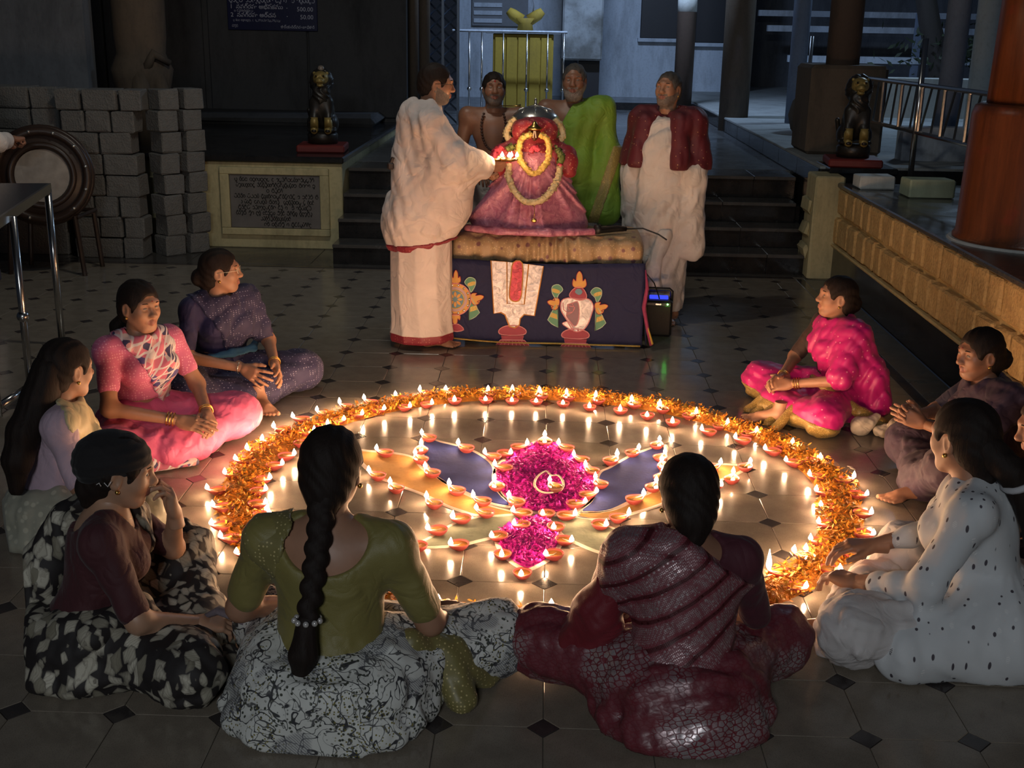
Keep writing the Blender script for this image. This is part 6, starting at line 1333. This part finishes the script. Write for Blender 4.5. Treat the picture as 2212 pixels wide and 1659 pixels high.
garland('rose_cluster', [(-.20, -.08, .55), (-.24, -.1, .50), (-.25, -.11, .43)], .03, M_GARR); garland('rose_cluster', [(-.02, -.15, .53), (.0, -.155, .56), (.03, -.15, .54)], .022, M_GARR)
garland('tulsi_bunch', [(.14, -.12, .55), (.17, -.13, .50), (.16, -.14, .46)], .028, M_GRNL); garland('tulsi_bunch', [(-.13, -.12, .56), (-.17, -.13, .54)], .026, M_GRNL); garland('rose_knot', [(.15, -.13, .455), (.17, -.13, .44)], .018, M_GARR)
MB().tube([(.01, -.235, .21), (.012, -.25, .15), (.01, -.262, .115)], .002, 5).ball((.01, -.268, .10), .018, 12, 8, (1, .35, .8)).build('gold_pendant', GOLD, DE, True)
# silver parasol over the deity
um = empty('silver_parasol', (-.075, 7.62, .66), 0, 'small silver ceremonial parasol above the deity', 'parasol')
MB().lathe([(.150, .665), (.152, .672), (.135, .70), (.10, .728), (.055, .745), (.012, .752), (.008, .775), (.010, .79), (.001, .80)], 24, cap=False).build('dome', STEELB, um, True)
for k in range(8):
    a = 2*math.pi*k/8; MB().tube([(.15*math.cos(a), .15*math.sin(a), .668), (.10*math.cos(a), .10*math.sin(a), .731), (.01*math.cos(a), .01*math.sin(a), .755)], .004, 5).build('rib', STEELB, um, True)
MB().tube([(0, .0, .36), (0, 0, .75)], .009, 8).build('pole', STEELB, um)
sp = empty('brass_ladle', (-.30, 7.72, 1.40), 0, 'thin ladle with small flame tray beside the parasol', 'ladle'); MB().tube([(-.0, .02, .0), (.09, 0, .002), (.13, 0, .004)], [.006, .007, .02], 8, flat=.5).build('ladle', GOLD, sp, True)
# black microphone and lead on the table
mc = empty('microphone', (.37, 7.26, .665), R(20), 'black microphone lying on the table corner', 'microphone'); MB().tube([(-.06, 0, .035), (-.035, 0, .035), (-.03, 0, .03), (.10, .03, .03), (.16, .03, .026)], [.03, .032, .022, .02, .014], 12).build('microphone_body', plain('black_plastic', (.012, .012, .013), .45), mc, True)
MB().tube([(.16, .03, .026), (.26, .0, .03), (.34, -.06, .0), (.38, -.1, -.03)], .005, 6).build('cable', plain('black_plastic', (.012, .012, .013), .45), mc, True)
MB().tube([(.60, -.02, .47), (.66, -.0, .40), (.70, .10, .30), (.715, .22, .255)], .004, 6).build('power_lead', plain('black_plastic', (.012, .012, .013), .45), TB, True)
# portable loudspeaker
ls = empty('loudspeaker', (.745, 7.42, 0), R(-4), 'black portable loudspeaker with blue light beside the table', 'speaker'); M_BP = plain('black_plastic', (.012, .012, .013), .45)
MB().box((-.088, -.07, .0), (.088, .09, .235), .014).build('cabinet', M_BP, ls); MB().box((-.076, -.074, .015), (.076, -.066, .205), .004).build('grille', plain('grille_mesh', (.035, .028, .022), .7, bump=.8, bsc=500), ls)
MB().tube([(-.08, 0, .22), (-.08, 0, .285), (-.065, 0, .298), (.065, 0, .298), (.08, 0, .285), (.08, 0, .22)], .012, 8).build('handle', M_BP, ls, True); MB().box((-.06, -.02, .235), (.06, .04, .25), .004).build('control_panel', emis('blue_led_panel', (.05, .08, 1.0), 1.1), ls)
MB().ball((.055, -.076, .215), .005, 8, 6).build('power_led', emis('green_led', (.15, 1.0, .12), 40), ls); MB().box((-.022, -.077, .208), (.016, -.073, .220), .001).build('badge', STEELB, ls)
# ================================================================== block pile, drum, railing, lions, sign board
# --- stacked cement blocks
LBF = 'grey cement block in the front stack beside the big drum'; GB = 'stacked cement blocks'
def block(x, y, z, w, d, h, rz, label): 
    o = MB().box((-w/2, -d/2, 0), (w/2, d/2, h-.004), .010, jit=.0055).build('cement_block', M_BLOCK, None, False, (x, y, z), (0, 0, rz)); tag(o, label, 'block', GB); return o
ORD = ['lowest', 'second', 'third', 'fourth', 'fifth', 'sixth', 'seventh', 'topmost']
H = .170
for c in range(8):
    z = c*H; off = (0, .03, -.02, .02, 0, -.03, .02, 0)[c]
    if c < 3: xs = [(-3.76, .19), (-3.56, .19), (-3.37, .17)]
    elif c < 5: xs = [(-3.72, .27), (-3.43, .28)]
    elif c == 5: xs = [(-3.74, .31), (-3.445, .26)]
    elif c == 6: xs = [(-3.80, .19), (-3.60, .20), (-3.395, .19)]
    else: xs = [(-3.82, .20), (-3.56, .28), (-3.32, .18)]
    for i, (x, w) in enumerate(xs): block(x+off*.5, 9.62, z, w-.008, .22, H, R(random.uniform(-2.5, 2.5)), 'cement block, %s course of front stack, %s' % (ORD[c], ('left', 'middle', 'right')[i] if len(xs) == 3 else ('left', 'right')[i]))
    n2 = 2
    for i in range(n2):
        t = .46+i*1.0+.10*(c % 2); sh = .035
        block(-3.31+.115*t*1.35+.06+sh, 9.58+.13*t*1.3+.09, z, .172, .21, H, R(46+random.uniform(-3, 3)), 'cement block, %s course of angled side stack, %s' % (ORD[c], ('nearer one', 'farther one')[i]))
for c in range(2):
    for i, (x, w) in enumerate(((-4.35, .34), (-4.06, .22))): block(x, 9.75, 1.02+c*H, w, .24, H, R(random.uniform(-5, 5)), 'cement block of the low row above the drum, %s %s' % (('lower', 'upper')[c], ('left', 'right')[i]))
ft = MB().box((-4.6, 9.6, 0), (-3.95, 9.95, 1.018), .01).build('rubble_base', M_BLOCK); tag(ft, 'dark rubble base supporting the low block row behind drum', 'rubble')
# --- big drum
_DR = 1; DR = empty('temple_drum', (-3.76, 8.78, .76), 0, 'big kettle drum with round hide head and metal studs', 'drum')
M_HIDE = plain('worn_drum_hide', (.30, .27, .24), .8, var=.45, sc=14); M_DRUM = plain('dark_drum_wood', (.035, .02, .014), .4)
fr = frame((.22, -.95, .10), (0, 0, 1)); Md = Matrix(np.stack([fr[:, 0], -fr[:, 2], fr[:, 1]], 1).tolist())
MB().lathe([(.12, -.52), (.24, -.40), (.33, -.20), (.365, -.06), (.375, .0), (.36, .015)], 36, M=Md).build('shell', M_DRUM, DR, True)
MB().tube([Md@Vector((.325*math.cos(a), .325*math.sin(a), .02)) for a in np.linspace(0, 2*math.pi, 41)[:-1]], .034, 10, True).build('rim', M_DRUM, DR, True)
MB().tube([Md@Vector((.225*math.cos(a), .225*math.sin(a), .02)) for a in np.linspace(0, 2*math.pi, 41)[:-1]], .024, 8, True).build('inner_hoop', M_DRUM, DR, True)
MB().lathe([(.215, .012), (.16, .02), (.001, .024)], 36, M=Md, cap=False).build('drum_head', M_HIDE, DR, True)
for k in range(12):
    a = 2*math.pi*k/12+.2; q = Md@Vector((.325*math.cos(a), .325*math.sin(a), .056)); MB().ball(q, .013, 8, 6).build('stud', STEELB, DR, True)
for k in range(10):
    a = 2*math.pi*k/10; MB().tube([Md@Vector((.37*math.cos(a), .37*math.sin(a), -.01)), Md@Vector((.345*math.cos(a+.15), .345*math.sin(a+.15), -.15)), Md@Vector((.15*math.cos(a), .15*math.sin(a), -.5))], .006, 5).build('lacing', M_DRUM, DR)
st = empty('drum_stand', (-3.80, 8.95, 0), 0, 'dark iron stand under the big drum', 'stand')
for x, y in ((-.25, -.15), (.25, -.15), (-.25, .22), (.25, .22)): MB().tube([(x*1.15, y, 0), (x, y, .46)], .02, 8).build('leg', M_DRUM, st)
MB().tube([(-.27, -.15, .45), (.27, -.15, .45), (.27, .22, .45), (-.27, .22, .45)], .018, 6, True).build('frame', M_DRUM, st)
# --- stainless steel stand at the left edge
rs = empty('steel_counter_frame', (0, 0, 0), 0, 'stainless steel counter frame with flat top at left edge', 'stand')
ZT = .965
MB().prism([(-2.895, 6.83), (-2.60, 5.45), (-3.35, 5.30), (-3.60, 6.70)], ZT-.012, ZT).build('top_sheet', plain('dark_steel_top', (.10, .12, .16), .25, .9), rs)
def bar(a, b, r=.02, nm='rail', m=None): MB().tube([a, b], r, 10).build(nm, m or M_STEEL, rs, True)
b = MB(); A0, A1 = Vector((-2.60, 5.45, ZT-.05)), Vector((-2.895, 6.83, ZT-.05)); d = (A1-A0).normalized(); nrm = Vector((d.y, -d.x, 0))
b.add([A0, A1, A1+Vector((0, 0, .05)), A0+Vector((0, 0, .05)), A0+nrm*.015, A1+nrm*.015, A1+nrm*.015+Vector((0, 0, .05)), A0+nrm*.015+Vector((0, 0, .05))], [(0, 1, 2, 3), (7, 6, 5, 4), (0, 4, 5, 1), (3, 2, 6, 7), (0, 3, 7, 4), (1, 5, 6, 2)]).build('front_rim', M_STEEL, rs)
bar((-2.895, 6.81, 0), (-2.895, 6.81, ZT-.03), .021, 'leg'); bar((-2.655, 5.80, 0), (-2.655, 5.80, ZT-.03), .019, 'leg'); bar((-3.35, 5.4, 0), (-3.35, 5.4, ZT-.03), .019, 'leg'); bar((-3.57, 6.66, 0), (-3.57, 6.66, ZT-.03), .019, 'leg')
MB().ball((-2.655, 5.80, .42), .032, 14, 8).build('knob', M_STEEL, rs, True); bar((-2.655, 5.80, .05), (-2.66, 5.46, .05), .02, 'foot_rail'); bar((-2.66, 5.44, 0), (-2.66, 5.44, .44), .015, 'short_post'); MB().ball((-2.66, 5.44, .45), .02, 10, 6).build('post_cap', M_STEEL, rs, True)
# --- guardian lions
M_LGOLD = plain('dull_gold_paint', (.30, .22, .07), .45, .3, var=.4, sc=20); M_LBLK = plain('blackened_stone', (.018, .015, .012), .4, var=.5, sc=25); M_REDST = plain('dark_red_base', (.16, .018, .015), .6)
def lion(loc, rz, label, white):
    o = empty('lion_statue', loc, rz, label, 'statue')
    v = Vox((-.16, -.2, 0), (.16, .22, .62), .0075)
    v.ell((0, -.05, .17), (.105, .12, .15), .05).ell((0, .02, .26), (.085, .08, .13), .05)
    for sx in (-1, 1):
        v.chain([(sx*.06, .04, .26), (sx*.062, .075, .12), (sx*.06, .085, .02)], [.045, .034, .03], .03).ell((sx*.06, .115, .018), (.032, .045, .02), .02); v.ell((sx*.095, -.04, .07), (.045, .085, .075), .03); v.ell((sx*.10, .05, .018), (.03, .05, .02), .02)
    v.chain([(0, -.14, .05), (.10, -.16, .04), (.13, -.12, .18)], [.022, .018, .02], .02); v.cut((0, 0, -1), (0, 0, .002)); V, Q = v.mesh(); link('body', mesh_np('body', V, Q), M_LBLK, o)
    for sx in (-1, 1): MB().tube([(sx*.061, .082, .13), (sx*.061, .090, .04), (sx*.06, .10, .022), (sx*.06, .145, .016)], [.037, .036, .036, .026], 12).build('gilded_paw', M_LGOLD, o, True)
    v = Vox((-.17, -.17, .2), (.17, .2, .6), .007); v.ell((0, -.015, .43), (.112, .085, .125), .03).ell((0, .055, .32), (.082, .06, .13), .04); v.disp(lambda X, Y, Z: (.008*np.abs(np.sin(55*X+3*np.sin(30*Z)))).astype(np.float32)); V, Q = v.mesh(); link('mane', mesh_np('mane', V, Q), M_LBLK, o)
    v = Vox((-.12, -.05, .36), (.12, .2, .58), .005); v.ell((0, .04, .46), (.068, .07, .065), .02).ell((0, .115, .44), (.038, .04, .028), .02).ell((0, .105, .405), (.03, .035, .016), .01).ell((0, .14, .455), (.018, .014, .012), .008)
    for sx in (-1, 1): v.ell((sx*.032, .10, .482), (.017, .014, .014), .006).ell((sx*.056, .03, .505), (.014, .010, .015), .01)
    v.ell((0, .14, .424), (.028, .03, .008), .006, 's'); V, Q = v.mesh(); h = link('head', mesh_np('head', V, Q), M_LGOLD, o)
    for sx in (-1, 1): MB().ball((sx*.032, .112, .483), .009, 8, 6).build('eye', IRIS, h, True)
    MB().lathe([(.13, -.10), (.135, -.02), (.12, 0)], 20).build('round_base', M_LBLK, o, True); MB().box((-.21, -.2, -.165), (.21, .22, -.10), .012).build('red_pedestal', M_REDST, o)
    if white: MB().lathe([(.03, .522), (.03, .545), (.022, .565), (.004, .57)], 12).build('white_knob', EYEW, o, True)
    return o
lion((-1.99, 10.62, .965), R(180+4), 'gold and black lion statue with white knob, left plinth', True)
lion((2.47, 9.72, 1.03), R(180-6), 'gold and black lion statue before the square pillar block', False)
MB().box((2.24, 9.48, .82), (2.78, 9.98, .865), .008).build('lion_slab', M_BLK, pr)
# --- blue sign board
sb = empty('sign_board', (0, 13.93, 0), 0, 'dark blue notice board with white price list on granite wall', 'sign')
a = at_y(493, 64, 13.93); c = at_y(686, 64, 13.93); w = c[0]-a[0]; z0 = a[2]
M_SGN = plain('navy_enamel', (.006, .008, .055), .35, var=.1); M_LET = plain('white_lettering', (.55, .56, .68), .6, bump=0)
MB().box((a[0], 0, z0), (c[0], .03, z0+.62), .004).build('board', M_SGN, sb)
def text(s, x, z, size, name='lettering', align='LEFT'):
    cu = bpy.data.curves.new(name, 'FONT'); cu.body = s; cu.size = size; cu.resolution_u = 2; cu.extrude = .0015; cu.align_x = align; t = bpy.data.objects.new(name, cu); COL.objects.link(t)
    bpy.context.view_layer.update(); me = bpy.data.meshes.new_from_object(t.evaluated_get(bpy.context.evaluated_depsgraph_get())); bpy.data.objects.remove(t)
    if len(me.vertices) == 0: return
    o = link(name, me, M_LET, sb, (x, -.003, z), (R(90), 0, 0)); o['kind'] = 'stuff'
sx = w/193.0
def sxz(px, py): return a[0]+(px-493)*sx, z0+(64-py)*sx
for s, px, py, size, al in (('1  నవగ్రహ అభిషేకము', 499, 20, 12.5, 'LEFT'), ('2  నవగ్రహ అర్చన', 500, 37, 12.5, 'LEFT'), ('500.00', 678, 24, 13, 'RIGHT'), ('50.00', 678, 40, 13, 'RIGHT'), ('కార్యనిర్వహణాధికారి', 607, 59, 8.2, 'LEFT'), ('-', 620, 20, 10, 'LEFT'), ('-', 620, 37, 10, 'LEFT')):
    x, z = sxz(px, py); text(s, x, z, size*sx, 'lettering', al)
b = MB(); x0, z = sxz(505, 44); x1, _ = sxz(606, 44); squiggle(b, x0, x1, z, .018, -.004, .0016, 3); x0, z = sxz(508, 25); x1, _ = sxz(548, 25); squiggle(b, x0, x1, z, .018, -.004, .0016, 5); x0, z = sxz(498, 3); x1, _ = sxz(678, 3); squiggle(b, x0, x1, z, .04, -.004, .004, 8); x0, z = sxz(502, 56); x1, _ = sxz(516, 56); squiggle(b, x0, x1, z, .02, -.004, .0018, 9); b.build('small_print', M_LET, sb)['kind'] = 'stuff'
